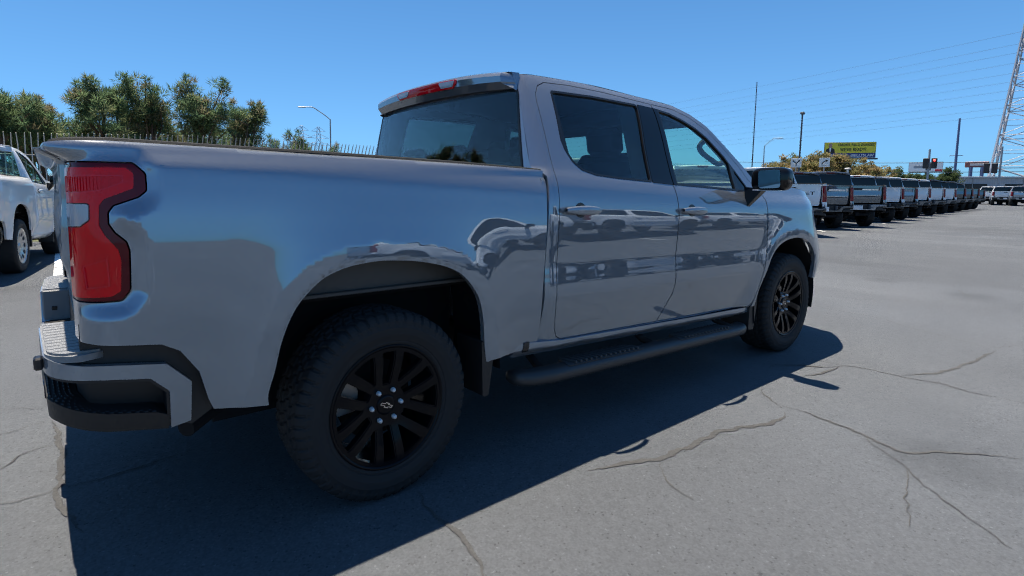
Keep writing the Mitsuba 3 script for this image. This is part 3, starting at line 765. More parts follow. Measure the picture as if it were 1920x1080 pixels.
    E('grille', panel(rounded([(-.56, .82), (.56, .82), (.60, 1.12), (-.60, 1.12)], .03), noseF, .08, .03), 'trim')
    both('headlamp', panel(rounded([(-.72, .98), (-.61, .98), (-.62, 1.13), (-.73, 1.14)], .015), noseF, .05, .03), 'head_lamp')
    E('front_bumper', panel(sbox(-.73, .58, .73, .81).union(sbox(-.73, 1.145, .73, 1.22)).union(sbox(-.73, .58, -.61, .97)).union(sbox(.61, .58, .73, .97)), noseF, .07, .04), 'paint')
    # mirrors
    mx = 2.93 - SH
    hs = trimesh.creation.icosphere(3 if lod == 0 else 2)
    v = np.array(hs.vertices); v = np.sign(v) * np.abs(v) ** .52
    v = v / np.abs(v).max(0) * np.array([.075, .130, .083]) 
    v[:, 0] *= 1 - .45 * (v[:, 0] > 0) * np.abs(v[:, 1]) / .14
    v += np.array([mx + .055, -1.150, 1.414])
    m = MB().mesh(trimesh.Trimesh(v, hs.faces, process=False), 40)
    arm = trimesh.convex.convex_hull(np.array([(mx + .02, -.97, 1.36), (mx + .12, -.97, 1.36), (mx + .03, -1.10, 1.345), (mx + .11, -1.10, 1.345), (mx + .03, -.985, 1.205), (mx + .06, -.985, 1.20), (mx + .14, -.955, 1.33), (mx + .03, -1.06, 1.33), (mx + .05, -1.0, 1.24)]))
    gl_m = panel(rounded([(-1.240, 1.353), (-1.092, 1.349), (-1.086, 1.474), (-1.234, 1.479)], .02), lambda y, z: np.stack([mx - .0245 - .03 * (z - 1.41), y, z], -1), .05, .004, flip=True)
    both('wing_mirror', m, 'gloss_black', None, [('mirror_glass', gl_m, 'mirror'), ('arm', MB().mesh(arm, 30), 'gloss_black'),
         ('chrome_strip', rbox((mx - .015, -1.15, 1.336), (.012, .20, .006), .002), 'chrome')] if lod == 0 else [('mirror_glass', gl_m, 'mirror'), ('arm', MB().mesh(arm, 30), 'gloss_black')])
    # wheels, arches, flaps
    wp = wheel_parts(lod, rim)
    cnt = {}
    for wx in (0.0, 3.745 - SH):
        for sg in (1, -1):
            k_ = cnt.get('w', 0); cnt['w'] = k_ + 1
            nm = 'wheel' + (f'_{k_:03d}' if k_ else '')
            c2 = {}
            for s, mb, sl in wp:
                c = c2.get(s, 0); c2[s] = c + 1
                P.append((f'{nm}__{s}' + (f'_{c:03d}' if c else ''), (mb, sg, (wx, -.865 * sg, .405)), sl, None))
    def shell(pts, y0, y1):
        p = np.array(pts); m = MB(); n = len(p)
        v = np.vstack([np.c_[p[:, 0], np.full(n, y0), p[:, 1]], np.c_[p[:, 0], np.full(n, y1), p[:, 1]]])
        i = np.arange(n - 1); q = np.stack([i, i + 1, i + 1 + n, i + n], 1)
        m.add(v, q); m.add(v, q[:, ::-1]); return m
    ga = np.linspace(-.25, math.pi + .25, 20)
    both('wheel_liner', shell([(3.68 - SH + .53 * math.cos(a), .45 + .53 * math.sin(a)) for a in ga], -.60, -1.0).join(rbox((3.7 - SH, -.60, .75), (1.1, .02, .7), .005)), 'under')
    m = shell([(.62, .45), (.60, .80), (.50, 1.05)], -.60, -.985)
    m.join(shell([(.50, 1.05), (.2, 1.12), (-.4, 1.12)], -.60, -.985)).join(shell([(-.4, 1.12), (-.62, .95), (-.66, .55)], -.55, -.94))
    both('arch_liner', m, 'under')
    m = rbox((0, -.56, .72), (1.22, .02, .75), .004)
    both('arch_wall', m, 'under')
    both('inner_panel', MB().join(rbox((.02, -.846, 1.02), (1.14, .018, .25), .006)).join(rbox((.02, -.862, .893), (1.14, .03, .016), .003)), 'inner_panel')
    both('mud_flap', panel(rounded([(.49, .615), (.565, .605), (.56, .50), (.535, .34), (.50, .34)], .01), lambda x, z: np.stack([x, -1.0 + 0 * x, z], -1), .05, .20), 'plastic')
    both('front_mud_flap', panel(rounded(sh([(3.21, .54), (3.16, .56), (3.10, .45), (3.09, .28), (3.17, .27), (3.20, .42)]), .01), lambda x, z: np.stack([x, -.992 + 0 * x, z], -1), .05, .22), 'plastic')
    # below
    m = MB()
    for sg in (-1, 1): rbox((1.6 - SH / 2, sg * .45, .50), (5.0 - SH, .10, .16), .02, mb=m)
    tube([(0, -.78, .405), (0, .78, .405)], .05, 10, mb=m); rbox((0, 0, .40), (.3, .3, .28), .06, mb=m)
    tube([(3.745 - SH, -.78, .405), (3.745 - SH, .78, .405)], .04, 8, mb=m)
    rbox((2.2 - SH / 2, 0, .56), (2.6 - SH, 1.72, .16), .03, mb=m); rbox((3.9 - SH, 0, .62), (1.3, 1.2, .35), .05, mb=m)
    rbox((-.62, 0, .62), (.7, .9, .2), .06, mb=m)
    rbox((1.75 - SH / 2, 0, 1.0), (.5, .4, .02), .005, mb=m)
    E('chassis', m, 'under')
    if lod == 0:
        E('exhaust_pipe', tube([(-.45, -.55, .47), (-.60, -.66, .46), (-.75, -.80, .44)], .034, 12), 'under')
        # inside
        for nm, x, ysl, w in (('front_seat', 2.46, -.42, .56), ('front_seat_001', 2.46, .42, .56)):
            m = MB(); rbox((x, ysl, .98), (.52, w, .16), .05, mb=m); rbox((x - .30, ysl, 1.28), (.14, w, .62), .05, rot=roty(-.22), mb=m)
            hd = MB(); rbox((x - .42, ysl, 1.66), (.11, .30, .20), .045, rot=roty(-.2), mb=hd); tube([(x - .39, ysl - .06, 1.5), (x - .40, ysl - .06, 1.62)], .008, 6, mb=hd); tube([(x - .39, ysl + .06, 1.5), (x - .40, ysl + .06, 1.62)], .008, 6, mb=hd)
            E(nm, m, 'seat'); E(nm + '__headrest', hd, 'seat')
        m = MB(); rbox((1.42, 0, .98), (.5, 1.5, .16), .05, mb=m); rbox((1.12, 0, 1.27), (.14, 1.5, .60), .05, rot=roty(-.15), mb=m)
        E('rear_seat', m, 'seat')
        for k_, yy in enumerate((-.50, 0, .50)):
            E('rear_seat__headrest' + (f'_{k_:03d}' if k_ else ''), rbox((1.05, yy, 1.53), (.10, .27, .16), .045, rot=roty(-.12)), 'seat')
        m = MB(); rbox((3.02, 0, 1.22), (.40, 1.66, .26), .06, mb=m); rbox((2.78, 0, 1.0), (.5, .3, .5), .05, mb=m)
        E('dashboard', m, 'seat')
        g = np.linspace(0, 2 * math.pi, 29)
        sw = np.stack([2.70 + .09 * np.sin(g), .42 + .19 * np.cos(g), 1.30 + .17 * np.sin(g)], -1)
        m = tube(sw, .016, 8, caps=False); rbox((2.71, .42, 1.29), (.05, .16, .10), .02, mb=m); tube([(2.72, .42, 1.28), (2.95, .42, 1.2)], .03, 8, mb=m)
        E('steering_wheel', m, 'seat')
        gh = [(2.80, -.735, 1.700), (2.79, -.70, 1.66), (2.83, -.69, 1.625), (2.93, -.715, 1.565), (3.0, -.735, 1.535), (3.035, -.775, 1.55)]
        E('grab_handle', tube(_smooth3(gh), .020, 8), 'seat_grey')
        E('sun_visor', rbox((2.50, -.40, 1.815), (.30, .62, .025), .01, rot=roty(.12)), 'headliner'); E('sun_visor_001', rbox((2.50, .40, 1.815), (.30, .62, .025), .01, rot=roty(.12)), 'headliner')
        E('roof_header', rbox((2.33, 0, 1.868), (.22, 1.30, .12), .03), 'headliner')
        E('rear_view_mirror', rbox((2.62, 0, 1.74), (.03, .24, .07), .012), 'trim')
        m = MB(); m.join(grid_surface(np.linspace(.95, 2.36, 12), np.linspace(-.97, .97, 9), lambda x, t: roofF(x, t) + np.array([0, 0, -.035]), flip=True))
        E('headliner', m, 'headliner')
        dlo_in = dlo.buffer(-.006).difference(Polygon([(1.70, 1.2), (2.17, 1.2), (2.19, 1.95), (1.79, 1.95)]))
        inn = MultiPolygon([g_ for g_ in getattr(Polygon(out).buffer(-.03).difference(dlo_in), 'geoms', [Polygon(out).buffer(-.03).difference(dlo_in)]) if g_.area > .001])
        both('inner_trim', panel(inn, cF(-.045), .06, 0, flip=True), 'seat_grey')
        E('floor', rbox((2.0, 0, .62), (2.2, 1.75, .04), .01), 'seat')
        ibk = panel(Polygon([(-.84, .62), (.84, .62), (.84, 1.40), (-.84, 1.40)]), lambda y, z: backF(y, z) + np.array([.05, 0, 0]), .2, 0)
        E('back_lining', ibk, 'seat')
    return P
def _smooth3(p, k=6):
    p = np.array(p); t = np.r_[0, np.cumsum(np.linalg.norm(np.diff(p, axis=0), axis=1))]; u = np.linspace(0, t[-1], k * len(p))
    return np.stack([PchipInterpolator(t, p[:, i])(u) for i in range(3)], 1)

_built = {}
def template(*a, **k):
    """The pickup's parts with every mesh written once, for use under many placements."""
    key = repr((a, k))
    if key not in _built:
        done, out = {}, []
        for name, mb, slot, label in build_truck(*a, **k):
            if isinstance(mb, tuple):
                mesh, sg, c = mb
                if id(mesh) not in done: done[id(mesh)] = mesh.shape()
                m = np.eye(4); m[:3, 3] = c
                if sg < 0: m[:3, :3] = rotz(math.pi)
                out.append((name, done[id(mesh)], slot, label, m))
            else: out.append((name, mb.shape(), slot, label, np.eye(4)))
        _built[key] = out
    return _built[key]

SLOTS = dict(board='m_board', bumper='m_silver', tread_pad='m_tread_pad', rail_cap='m_rail_cap', plastic='m_black_plastic', trim='m_trim', gloss_black='m_gloss_black', rubber='m_rubber', rim='m_rim_black', chrome='m_chrome', nut='m_nut', steel='m_steel', pad='m_pad_grey', under='m_under', inner_panel='m_inner_panel',
             lamp_dark='m_lamp_dark', lamp_far='m_lamp_far', lamp_red='m_lamp_red', lamp_line='m_lamp_line', lamp_clear='m_lamp_clear', head_lamp='m_head_lamp', seat='m_seat', seat_grey='m_seat_grey', headliner='m_headliner', sticker='m_sticker', mirror='m_mirror',
             glass_front='m_glass_front', glass_rear='m_glass_rear', glass_back='m_glass_back', paint='m_silver', plate='m_white', letters='m_grey')
DARKGLASS = dict(glass_front='m_gloss_black', glass_rear='m_gloss_black', glass_back='m_gloss_black')

def place_truck(name, tmpl, mat, label, group=None, slots=None, skip=()):
    key = numbered(name)
    for part, shape, slot, plabel, m in tmpl:
        if part.split('__')[0] in skip: continue
        k = f'{key}__{part}'
        d = dict(shape); d['bsdf'] = ref({**SLOTS, **(slots or {})}[slot]); d['to_world'] = T(mat @ m)
        scene[k] = d
        if plabel: labels[k] = {'label': plabel}
    say(key, label, 'pickup truck', group)
    return key
# ---------------------------------------------------------------- the ground
def asphalt_colour(p, n, uv):
    big = fbm(p.x * 0.16 + 3, p.y * 0.16, 0.0, 4)
    mid = fbm(p.x * 1.3, p.y * 1.3 + 9, 2.0, 3)
    fine = noise(p.x * 42, p.y * 42, 1.0)
    grit = cell_rand(p.x * 120 + 0.37 * noise(p.x * 60, p.y * 60), p.y * 120)
    grit2 = cell_rand(p.x * 130 + 7, p.y * 130 + 0.5 * noise(p.x * 90, p.y * 90))
    v = 0.077 * (0.80 + 0.34 * big + 0.22 * (mid - 0.5) + 0.10 * (fine - 0.5) + 0.20 * (grit - 0.5) + 0.14 * (grit2 - 0.5))
    v = v + 0.022 * smoothstep(0.985, 1.0, grit2) - 0.02 * smoothstep(0.03, 0.0, grit)
    stain = smoothstep(0.66, 0.78, fbm(p.x * 0.55 + 31, p.y * 0.55 + 7, 0.0, 3))
    v = v * (1 - 0.10 * stain)
    d1, d2, cr = voronoi(p.x * 0.42 + 5.3, p.y * 0.42 + 1.7)
    spot = smoothstep(0.62, 0.66, cr) * smoothstep(0.17, 0.02, d1 + 0.10 * (fbm(p.x * 7, p.y * 7, 0.0, 3) - 0.5))
    v = v * (1 - 0.22 * spot)
    worn = smoothstep(0.50, 0.72, fbm(p.x * 0.9 + 11, p.y * 0.28 + 4, 0.0, 4))
    v = v * (1 + 0.13 * worn)
    warm = fbm(p.x * 0.4 + 50, p.y * 0.4, 0.0, 2)
    return mi.Color3f(v * (0.95 + 0.03 * (warm - 0.5)), v * 1.02, v * (1.10 - 0.05 * (warm - 0.5)))
def asphalt_height(p, n, uv):
    return noise(p.x * 70, p.y * 70) * 0.6 + noise(p.x * 160, p.y * 160, 3.0) * 0.4
M['m_asphalt'] = {'type': 'bumpmap', 'arbitrary': proc(asphalt_height, 2e-3), 'scale': 0.0035,
                  'bsdf': {'type': 'principled', 'base_color': proc(asphalt_colour), 'roughness': 0.78, 'specular': 0.35}}
M['m_asphalt'] = two(M['m_asphalt'])
def crack_colour(p, n, uv):
    v = 0.065 * (0.75 + 0.3 * fbm(p.x * 6, p.y * 6, 0.0, 3) + 0.25 * (cell_rand(p.x * 110, p.y * 110) - 0.35))
    return mi.Color3f(v * 1.0, v * 1.0, v * 0.98)
M['m_crack'] = two({'type': 'principled', 'base_color': proc(crack_colour), 'roughness': 0.9, 'specular': 0.3})
def line_colour(p, n, uv):
    w = smoothstep(0.30, 0.45, fbm(p.x * 9, p.y * 9, 0.0, 3) + 0.25 * noise(p.x * 60, p.y * 60) - 0.05)
    return mix((0.22, 0.22, 0.22), (0.72, 0.72, 0.70), w)
M['m_line'] = two({'type': 'principled', 'base_color': proc(line_colour), 'roughness': 0.7})

m = MB(); xs = np.r_[-1500, -300, -60, -20, -8, 0, 8, 20, 60, 300, 1500.0]
gx, gy = np.meshgrid(xs, xs, indexing='ij'); k = len(xs)
i, j = np.meshgrid(np.arange(k - 1), np.arange(k - 1), indexing='ij')
m.add(np.stack([gx.ravel(), gy.ravel(), 0 * gx.ravel()], -1), np.stack([i * k + j, (i + 1) * k + j, (i + 1) * k + j + 1, i * k + j + 1], -1).reshape(-1, 4), np.tile([0, 0, 1.0], (k * k, 1)))
say(put('asphalt_ground', m, 'm_asphalt'), kind='structure')

CRACKS = [(0.03, [(3.77, -2.42), (3.77, -2.17), (3.8, -1.97), (3.76, -1.78), (3.75, -1.58), (3.71, -1.42), (3.69, -1.27)]), (0.07, [(3.79, -1.77), (3.94, -1.87), (4.19, -1.94), (4.63, -2.0), (4.94, -2.02), (5.23, -2.04)]), (0.02, [(5.33, -2.02), (5.68, -2.15)]), (0.02, [(5.33, -2.02), (5.45, -1.68), (5.63, -1.33), (5.86, -1.01), (5.89, -0.72), (5.96, -0.34)]), (0.1, [(0.88, -1.33), (1.0, -1.39), (1.14, -1.44), (1.28, -1.48), (1.6, -1.48), (1.9, -1.52), (2.18, -1.6), (2.38, -1.59)]), (0.045, [(2.46, -1.54), (2.48, -1.66), (2.45, -1.8), (2.39, -1.99), (2.32, -2.17), (2.47, -2.28), (2.61, -2.39), (2.71, -2.52), (2.73, -2.56)]), (0.05, [(2.68, -1.29), (2.52, -1.45), (2.44, -1.55)]), (0.014, [(2.39, -1.99), (2.11, -2.25), (1.95, -2.4), (1.82, -2.54), (1.72, -2.67)]), (0.035, [(1.21, -1.49), (1.15, -1.56), (1.09, -1.62), (1.05, -1.78)]), (0.06, [(0.11, -1.03), (0.08, -1.33), (0.08, -1.4), (0.06, -1.5), (0.03, -1.59), (-0.02, -1.71)]), (0.03, [(-1.51, 0.75), (-1.38, 0.76), (-1.29, 0.81), (-1.2, 0.85)]), (0.035, [(-1.41, 0.22), (-1.33, 0.34), (-1.28, 0.42), (-1.16, 0.45)]), (0.075, [(-1.15, 0.82), (-1.14, 0.66), (-1.13, 0.45), (-1.13, 0.18), (-1.14, -0.05), (-1.16, -0.12), (-1.14, -0.23), (-1.12, -0.34), (-1.08, -0.51)]), (0.035, [(-1.44, -0.07), (-1.34, -0.09), (-1.28, -0.1), (-1.19, -0.1), (-1.15, -0.08)]), (0.016, [(6.62, -0.16), (6.79, -0.33), (6.85, -0.5), (7.16, -0.78), (7.39, -1.1), (8.0, -1.36), (7.98, -1.46), (7.95, -1.76)]), (0.04, [(8.54, -0.99), (8.75, -1.06), (8.39, -1.23), (8.09, -1.4)]), (0.035, [(-1.14, -0.05), (-1.09, -0.08), (-1.02, -0.08), (-0.89, -0.06), (-0.74, -0.04), (-0.58, -0.02)]), (0.05, [(3.17, -1.12), (3.44, -1.24), (3.52, -1.37), (3.68, -1.43)]), (0.09, [(3.17, -1.36), (3.36, -1.41), (3.65, -1.44)]), (0.014, [(2.11, -2.25), (1.84, -2.32), (1.57, -2.39)]), (0.015, [(-1.4, 1.18), (-1.3, 1.13), (-1.2, 1.08)])]
def ribbon(pts, w, z, mb, rough=.35, seed=0):
    w = w * .24
    p = np.array(pts, float); t = np.r_[0, np.cumsum(np.linalg.norm(np.diff(p, axis=0), axis=1))]
    u = np.arange(0, t[-1], max(.012, w * .35)); u = np.r_[u, t[-1]]
    c = np.stack([PchipInterpolator(t, p[:, 0])(u), PchipInterpolator(t, p[:, 1])(u)], 1)
    q = np.c_[u * 8, np.full(len(u), seed * 7.3), np.zeros(len(u))]
    d = np.gradient(c, axis=0); d /= np.linalg.norm(d, axis=1, keepdims=True) + 1e-9
    nn = np.stack([-d[:, 1], d[:, 0]], 1)
    c = c + nn * (meshkit.fbm(q * [1.2, 1, 1] + 40, 4)[:, None] - .5) * (.05 + .9 * w)
    ends = np.clip(np.minimum(u, t[-1] - u) / .25, .15, 1)
    wl = w * ends * (.5 + rough * 3 * (meshkit.fbm(q * [3, 1, 1], 5) - .33)); wr = w * ends * (.5 + rough * 3 * (meshkit.fbm(q * [3, 1, 1] + 91, 4) - .33))
    a, b = c + nn * np.maximum(wl, .002)[:, None], c - nn * np.maximum(wr, .002)[:, None]
    v = np.vstack([np.c_[a, np.full(len(a), z)], np.c_[b, np.full(len(b), z)]]); n = len(u); i = np.arange(n - 1)
    mb.add(v, np.stack([i, i + n, i + n + 1, i + 1], 1), np.tile([0, 0, 1.0], (2 * n, 1)))
m = MB()
for k_, (w, pts) in enumerate(CRACKS): ribbon(pts, w, 0.003 + .0001 * k_, m, seed=k_)
say(put('pavement_crack', m, 'm_crack'), kind='structure')
m = MB()
for x0, x1, y0, y1 in ((-1.07, -.96, 5.7, 11.6), (2.9, 3.0, 5.7, 11.6), (6.6, 6.7, 5.7, 11.6), (10.3, 10.4, 5.7, 11.6)):
    m.add([(x0 - .05, y0, .004), (x1 - .05, y0, .004), (x1 + .05, y1, .004), (x0 + .05, y1, .004)], [[0, 1, 2, 3]], np.tile([0, 0, 1.0], (4, 1)))
for k_ in range(9):
    x = 15.6 + 3.7 * k_; y = 4.2 + .25 * k_
    d = np.array([math.cos(math.radians(45)), math.sin(math.radians(45))]); nn = np.array([-d[1], d[0]]) * .05; c0 = np.array([x, y]); c1 = c0 + d * 5.4
    m.add([(*(c0 - nn), .004), (*(c1 - nn), .004), (*(c1 + nn), .004), (*(c0 + nn), .004)], [[0, 1, 2, 3]], np.tile([0, 0, 1.0], (4, 1)))
for k_ in range(5):
    x = -1 + 7.1 * k_
    m.add([(x, -11.5, .004), (x + .1, -11.5, .004), (x + .1, -8.4, .004), (x, -8.4, .004)], [[0, 1, 2, 3]], np.tile([0, 0, 1.0], (4, 1)))
say(put('parking_line', m, 'm_line'), kind='structure')

# bearings (degrees, from the x axis) and distances (metres) were measured from one station beside the pickup
def survey(az, d, z=0.0):
    return np.array([-1.118 + d * math.cos(math.radians(az)), -3.003 + d * math.sin(math.radians(az)), z])

# ---------------------------------------------------------------- the near pickup and the parked ones
def verge_colour(p, n, uv):
    f = fbm(p.x * .7, p.y * .7, 0.0, 4)
    return mix((0.13, 0.10, 0.055), (0.07, 0.075, 0.03), smoothstep(.35, .65, f)) * (0.7 + 0.6 * noise(p.x * 9, p.y * 9))
M['m_verge'] = two({'type': 'principled', 'base_color': proc(verge_colour), 'roughness': 0.95})
m = MB(); m.add([(-80, 13.3, .004), (60, 13.3, .004), (60, 75, .004), (-80, 75, .004)], [[0, 1, 2, 3]], np.tile([0, 0, 1.0], (4, 1)))
say(put('dry_verge', m, 'm_verge'), kind='structure')
place_truck('pickup_truck', template(0), np.eye(4), 'silver grey crew cab pickup with black wheels and side step, large in the foreground')
far = template(1)
ROW = [(35.2, 11.3, 'm_white', 'white pickup in the angled row, seen only through the side windows of the near pickup'),
       (24.6, 15.6, 'm_white', 'white pickup hidden behind the nose of the near pickup but for its roof'),
       (20.0, 19.2, 'm_white', 'white pickup with grey letters on its tailgate, first in the angled row'),
       (18.1, 22.9, 'm_grey', 'dark grey pickup parked second in the angled row, right of the white lettered one'),
       (15.9, 25.6, 'm_grey', 'grey pickup standing a little further out of the row than the dark grey one'),
       (14.75, 29.6, 'm_white', 'white pickup between two grey ones, fourth in the angled row'),
       (13.9, 33.0, 'm_silver', 'beige grey pickup between two white ones, fifth in the angled row'),
       (13.1, 36.5, 'm_white', 'white pickup sixth in the angled row, right of the beige grey one'),
       (12.25, 40.3, 'm_white', 'white pickup seventh in the angled row, first of the adjoining white pair'),
       (11.6, 43.8, 'm_white', 'white pickup eighth in the angled row, beside the first black one'),
       (11.05, 47.5, 'm_dark', 'black pickup ninth in the angled row, nearest of the far black ones'),
       (10.65, 51.2, 'm_dark', 'black pickup tenth in the angled row'),
       (10.3, 54.8, 'm_grey', 'grey pickup at the far end of the angled row, behind the black ones'),
       (10.0, 58.5, 'm_dark', 'black pickup that ends the angled row, farthest from the near pickup')]
for k_, (az, d, mat, lab) in enumerate(ROW):
    yaw = math.radians(45 + random.uniform(-3, 3)); sc = 1.05 + random.uniform(-.03, .03); d += random.uniform(-.35, .35); c = survey(az, d)[:2] - sc * rotz(yaw)[:2, :2] @ np.array([-1.08, -.97])
    place_truck('parked_pickup', template(1, lettered=True) if k_ == 2 else far, place4(c[0], c[1], 0, yaw, sc), lab, 'pickups parked at an angle in the right hand row', {**DARKGLASS, 'paint': mat, 'bumper': random.choice(['m_dark', 'm_dark', 'm_grey', 'm_silver'])})
FAR = [(8.0, 78, 'm_blueish', 'pale grey pickup in the far cross row, at the right edge of the picture'), (9.0, 80, 'm_white', 'white pickup in the far cross row, left of the pale grey one'), (9.75, 84, 'm_white', 'white pickup at the left end of the far cross row'), (6.6, 79, 'm_grey', 'grey pickup in the far cross row')]
for az, d, mat, lab in FAR[:3]:
    c = survey(az, d); place_truck('parked_pickup', far, place4(c[0], c[1], 0, math.radians(12)), lab, 'pickups in the far cross row', {**DARKGLASS, 'paint': mat})
reg = template(1, cab='regular', rim='steel')
place_truck('parked_pickup', reg, place4(-2.42, 7.9, 0, math.radians(79)), 'white regular cab pickup with silver steel wheels, at the left edge', None, {**DARKGLASS, 'paint': 'm_white', 'bumper': 'm_trim', 'rim': 'm_rim_silver', 'glass_front': 'm_glass_front', 'glass_back': 'm_glass_front'})
for x, lab in ((-6.6, 'white pickup out of view beyond the left edge, placed to show in the door mirror'), (-10.6, 'white pickup out of view farther left by the fence, placed to show in the door mirror')):  # out of view, placed for what the door mirror reflects
    place_truck('parked_pickup', far, place4(x, 8.0, 0, math.radians(82)), lab, 'white pickups out of view by the fence, beyond the left edge', {**DARKGLASS, 'paint': 'm_white', 'bumper': 'm_trim'})
for x, y, a, mat, lab in ((5.0, -9.8, 4, 'm_white', 'white pickup out of view, parked lengthwise, placed to reflect in the bed side just behind the cab'), (11.9, -10.2, 2, 'm_white', 'white pickup out of view, parked lengthwise, placed to reflect in the rear door'), (18.8, -10.6, 3, 'm_white', 'white pickup out of view, parked lengthwise, placed to reflect in the front door'), (25.7, -11, 0, 'm_silver', 'silver pickup out of view, parked lengthwise, placed to reflect near the front wheel arch')):  # out of view, placed to give bright reflections in the near pickup's side
    place_truck('parked_pickup', far, place4(x, y, 0, math.radians(a)), lab, 'pickups out of view across the aisle, placed for their reflections', {**DARKGLASS, 'paint': mat, 'bumper': mat})

# ---------------------------------------------------------------- steel fence with outward bent pickets
M['m_fence'] = principled((0.05, 0.052, 0.055), 0.4, 0.3)
M['m_picket'] = principled((0.36, 0.36, 0.34), 0.45, 0.3)
FY, FH = 12.9, 2.46
pk = MB()
tube([(0, 0, .08), (0, 0, 1.9), (0, -.01, 2.06), (0, -.05, 2.22), (0, -.12, 2.36), (0, -.17, 2.45)], [.014, .014, .014, .014, .013, .008], 6, mb=pk)
shp = pk.shape()
fence = 'steel_fence'
m = MB()
for z in (.25, 1.05, 1.98): rbox((13, FY + .02, z), (44, .035, .045), .004, mb=m)
put(fence + '__rail', m, 'm_fence')
for k_ in range(12):
    kk = fence + '__post' + (f'_{k_:03d}' if k_ else ''); put(kk, rbox((-8.5 + 3.9 * k_, FY + .04, 1.05), (.07, .07, 2.1), .006), 'm_fence')
for k_ in range(290):
    kk = fence + '__picket' + (f'_{k_:03d}' if k_ else '')
    d = dict(shp); d['bsdf'] = ref('m_picket'); px_ = -6.0 + .117 * k_; mm = place4(px_, FY - .02, 0, RNG.normal(0, .05)); mm[2, 2] = 1 + .065 * min(1, max(0, (px_ + 1.5) / 3.5)); d['to_world'] = T(mm); scene[kk] = d
say(fence, 'tall steel picket fence with outward bent picket tops, behind the near pickup', 'fence')

# ---------------------------------------------------------------- trees
def leaf_bsdf(tint):
    return {'type': 'principledthin', 'base_color': {'type': 'mesh_attribute', 'name': 'vertex_color'}, 'roughness': 0.7, 'diff_trans': 1.25, 'spec_trans': 0.0}
M['m_leaf'] = leaf_bsdf(None)
def bark_colour(p, n, uv):
    v = 0.5 + 0.7 * (fbm(p.x * 5, p.y * 5, p.z * 1.2, 3) - 0.4)
    return mi.Color3f(0.16 * v, 0.105 * v, 0.075 * v)
M['m_bark'] = two({'type': 'principled', 'base_color': proc(bark_colour), 'roughness': 0.9})
def foliage(centres, radii, count, L, W, cols, rng, up=.3, shape=None):
    """Pointed leaf tufts scattered through the clumps: (vertices, faces, colours)."""
    C = np.repeat(centres, count, 0); Rr = np.repeat(radii, count)[:, None]
    d = rng.normal(size=C.shape); d /= np.linalg.norm(d, axis=1, keepdims=True)
    rad = rng.uniform(.05, 1, len(C))[:, None] ** .6
    base = C + d * rad * Rr * (np.array([1, 1, .8]) if shape is None else shape)
    t = d + rng.normal(0, .45, C.shape) + np.array([0, 0, up]); t /= np.linalg.norm(t, axis=1, keepdims=True)
    s = np.cross(t, rng.normal(size=C.shape)); s /= np.linalg.norm(s, axis=1, keepdims=True) + 1e-9
    l = L * rng.uniform(.6, 1.3, len(C))[:, None]; w = W * rng.uniform(.6, 1.3, len(C))[:, None]
    v = np.stack([base - s * w / 2, base + s * w / 2, base + t * l], 1).reshape(-1, 3)
    f = np.arange(len(v)).reshape(-1, 3)
    cc = np.asarray(cols)[rng.integers(0, len(cols), len(centres))]
    cc = np.repeat(cc, count, 0) * rng.uniform(.7, 1.3, (len(C), 1))
    return v, f, np.repeat(cc, 3, 0)
def leafmesh(key, v, f, c):
    d = {'type': 'ply', 'filename': meshkit.write_ply((v, f), False, color=c), 'face_normals': True, 'bsdf': ref('m_leaf')}
    scene[key] = d
PINE_COL = [(.13, .20, .10), (.16, .23, .11), (.09, .15, .08), (.20, .23, .12), (.22, .20, .12), (.11, .17, .09)]
def pine(base, h, spread, lean, seed, label, tops=6, name='pine_tree', group='pine trees behind the fence', dense=1.0):
    rng = np.random.default_rng(seed); key = key_for(name)
    wood = MB(); cen, rad = [], []
    hh = np.linspace(0, 1, 9)
    bend = np.array([lean[0] * hh ** 1.3, lean[1] * hh ** 1.3]).T + rng.normal(0, .10, (9, 2)).cumsum(0) * .35
    trunk = np.c_[base[0] + bend[:, 0], base[1] + bend[:, 1], base[2] + h * .9 * hh]
    tube(trunk, .20 * (1 - .85 * hh) * h / 7, 8, mb=wood)
    def limb(p0, tip, r, clumps):
        mid = (p0 + tip) / 2 + rng.normal(0, .18, 3) - np.array([0, 0, .15])
        tube(_smooth3([p0, mid, tip], 3), np.linspace(r, r * .25, 9), 5, mb=wood)
        for k in range(clumps):
            t = .40 + .6 * (k + rng.uniform(.2, .8)) / clumps
            q = (1 - t) ** 2 * p0 + 2 * t * (1 - t) * mid + t * t * tip
            cen.append(q + rng.normal(0, .22, 3)); rad.append(rng.uniform(.16, .36))
    nb = int(14 * dense * h / 6.5)
    for k in range(nb):
        t = rng.uniform(.22, .95); i = t * 8; a = int(i); p0 = trunk[a] + (trunk[min(a + 1, 8)] - trunk[a]) * (i - a)
        ang = rng.uniform(0, 2 * math.pi); ln = spread * (1.08 - .72 * t) * rng.uniform(.55, 1.15)
        tip = p0 + np.array([math.cos(ang) * ln, math.sin(ang) * ln, ln * rng.uniform(.25, 1.15)])
        limb(p0, tip, .07, 5 + int(ln * 2.2))
    for k in range(tops + 4):     # upright leaders that make the ragged top
        t = rng.uniform(.45, .85); i = t * 8; a = int(i); p0 = trunk[a]
        ang = rng.uniform(0, 2 * math.pi); o = spread * rng.uniform(.1, .85)
        tip = np.array([p0[0] + math.cos(ang) * o, p0[1] + math.sin(ang) * o, base[2] + h * rng.uniform(.74, 1.0)])
        limb(p0, tip, .06, 9)
        for q in range(4): cen.append(tip + np.array([rng.normal(0, .08), rng.normal(0, .08), -.26 * q + .18])); rad.append(.11 + .075 * q)
    put(key + '__trunk', wood, 'm_bark')
    v, f, c = foliage(np.array(cen), np.array(rad), int(64 * dense ** .5), .25, .038, PINE_COL, rng, .45)
    leafmesh(key + '__crown', v, f, c)
    say(key, label, 'tree', group)
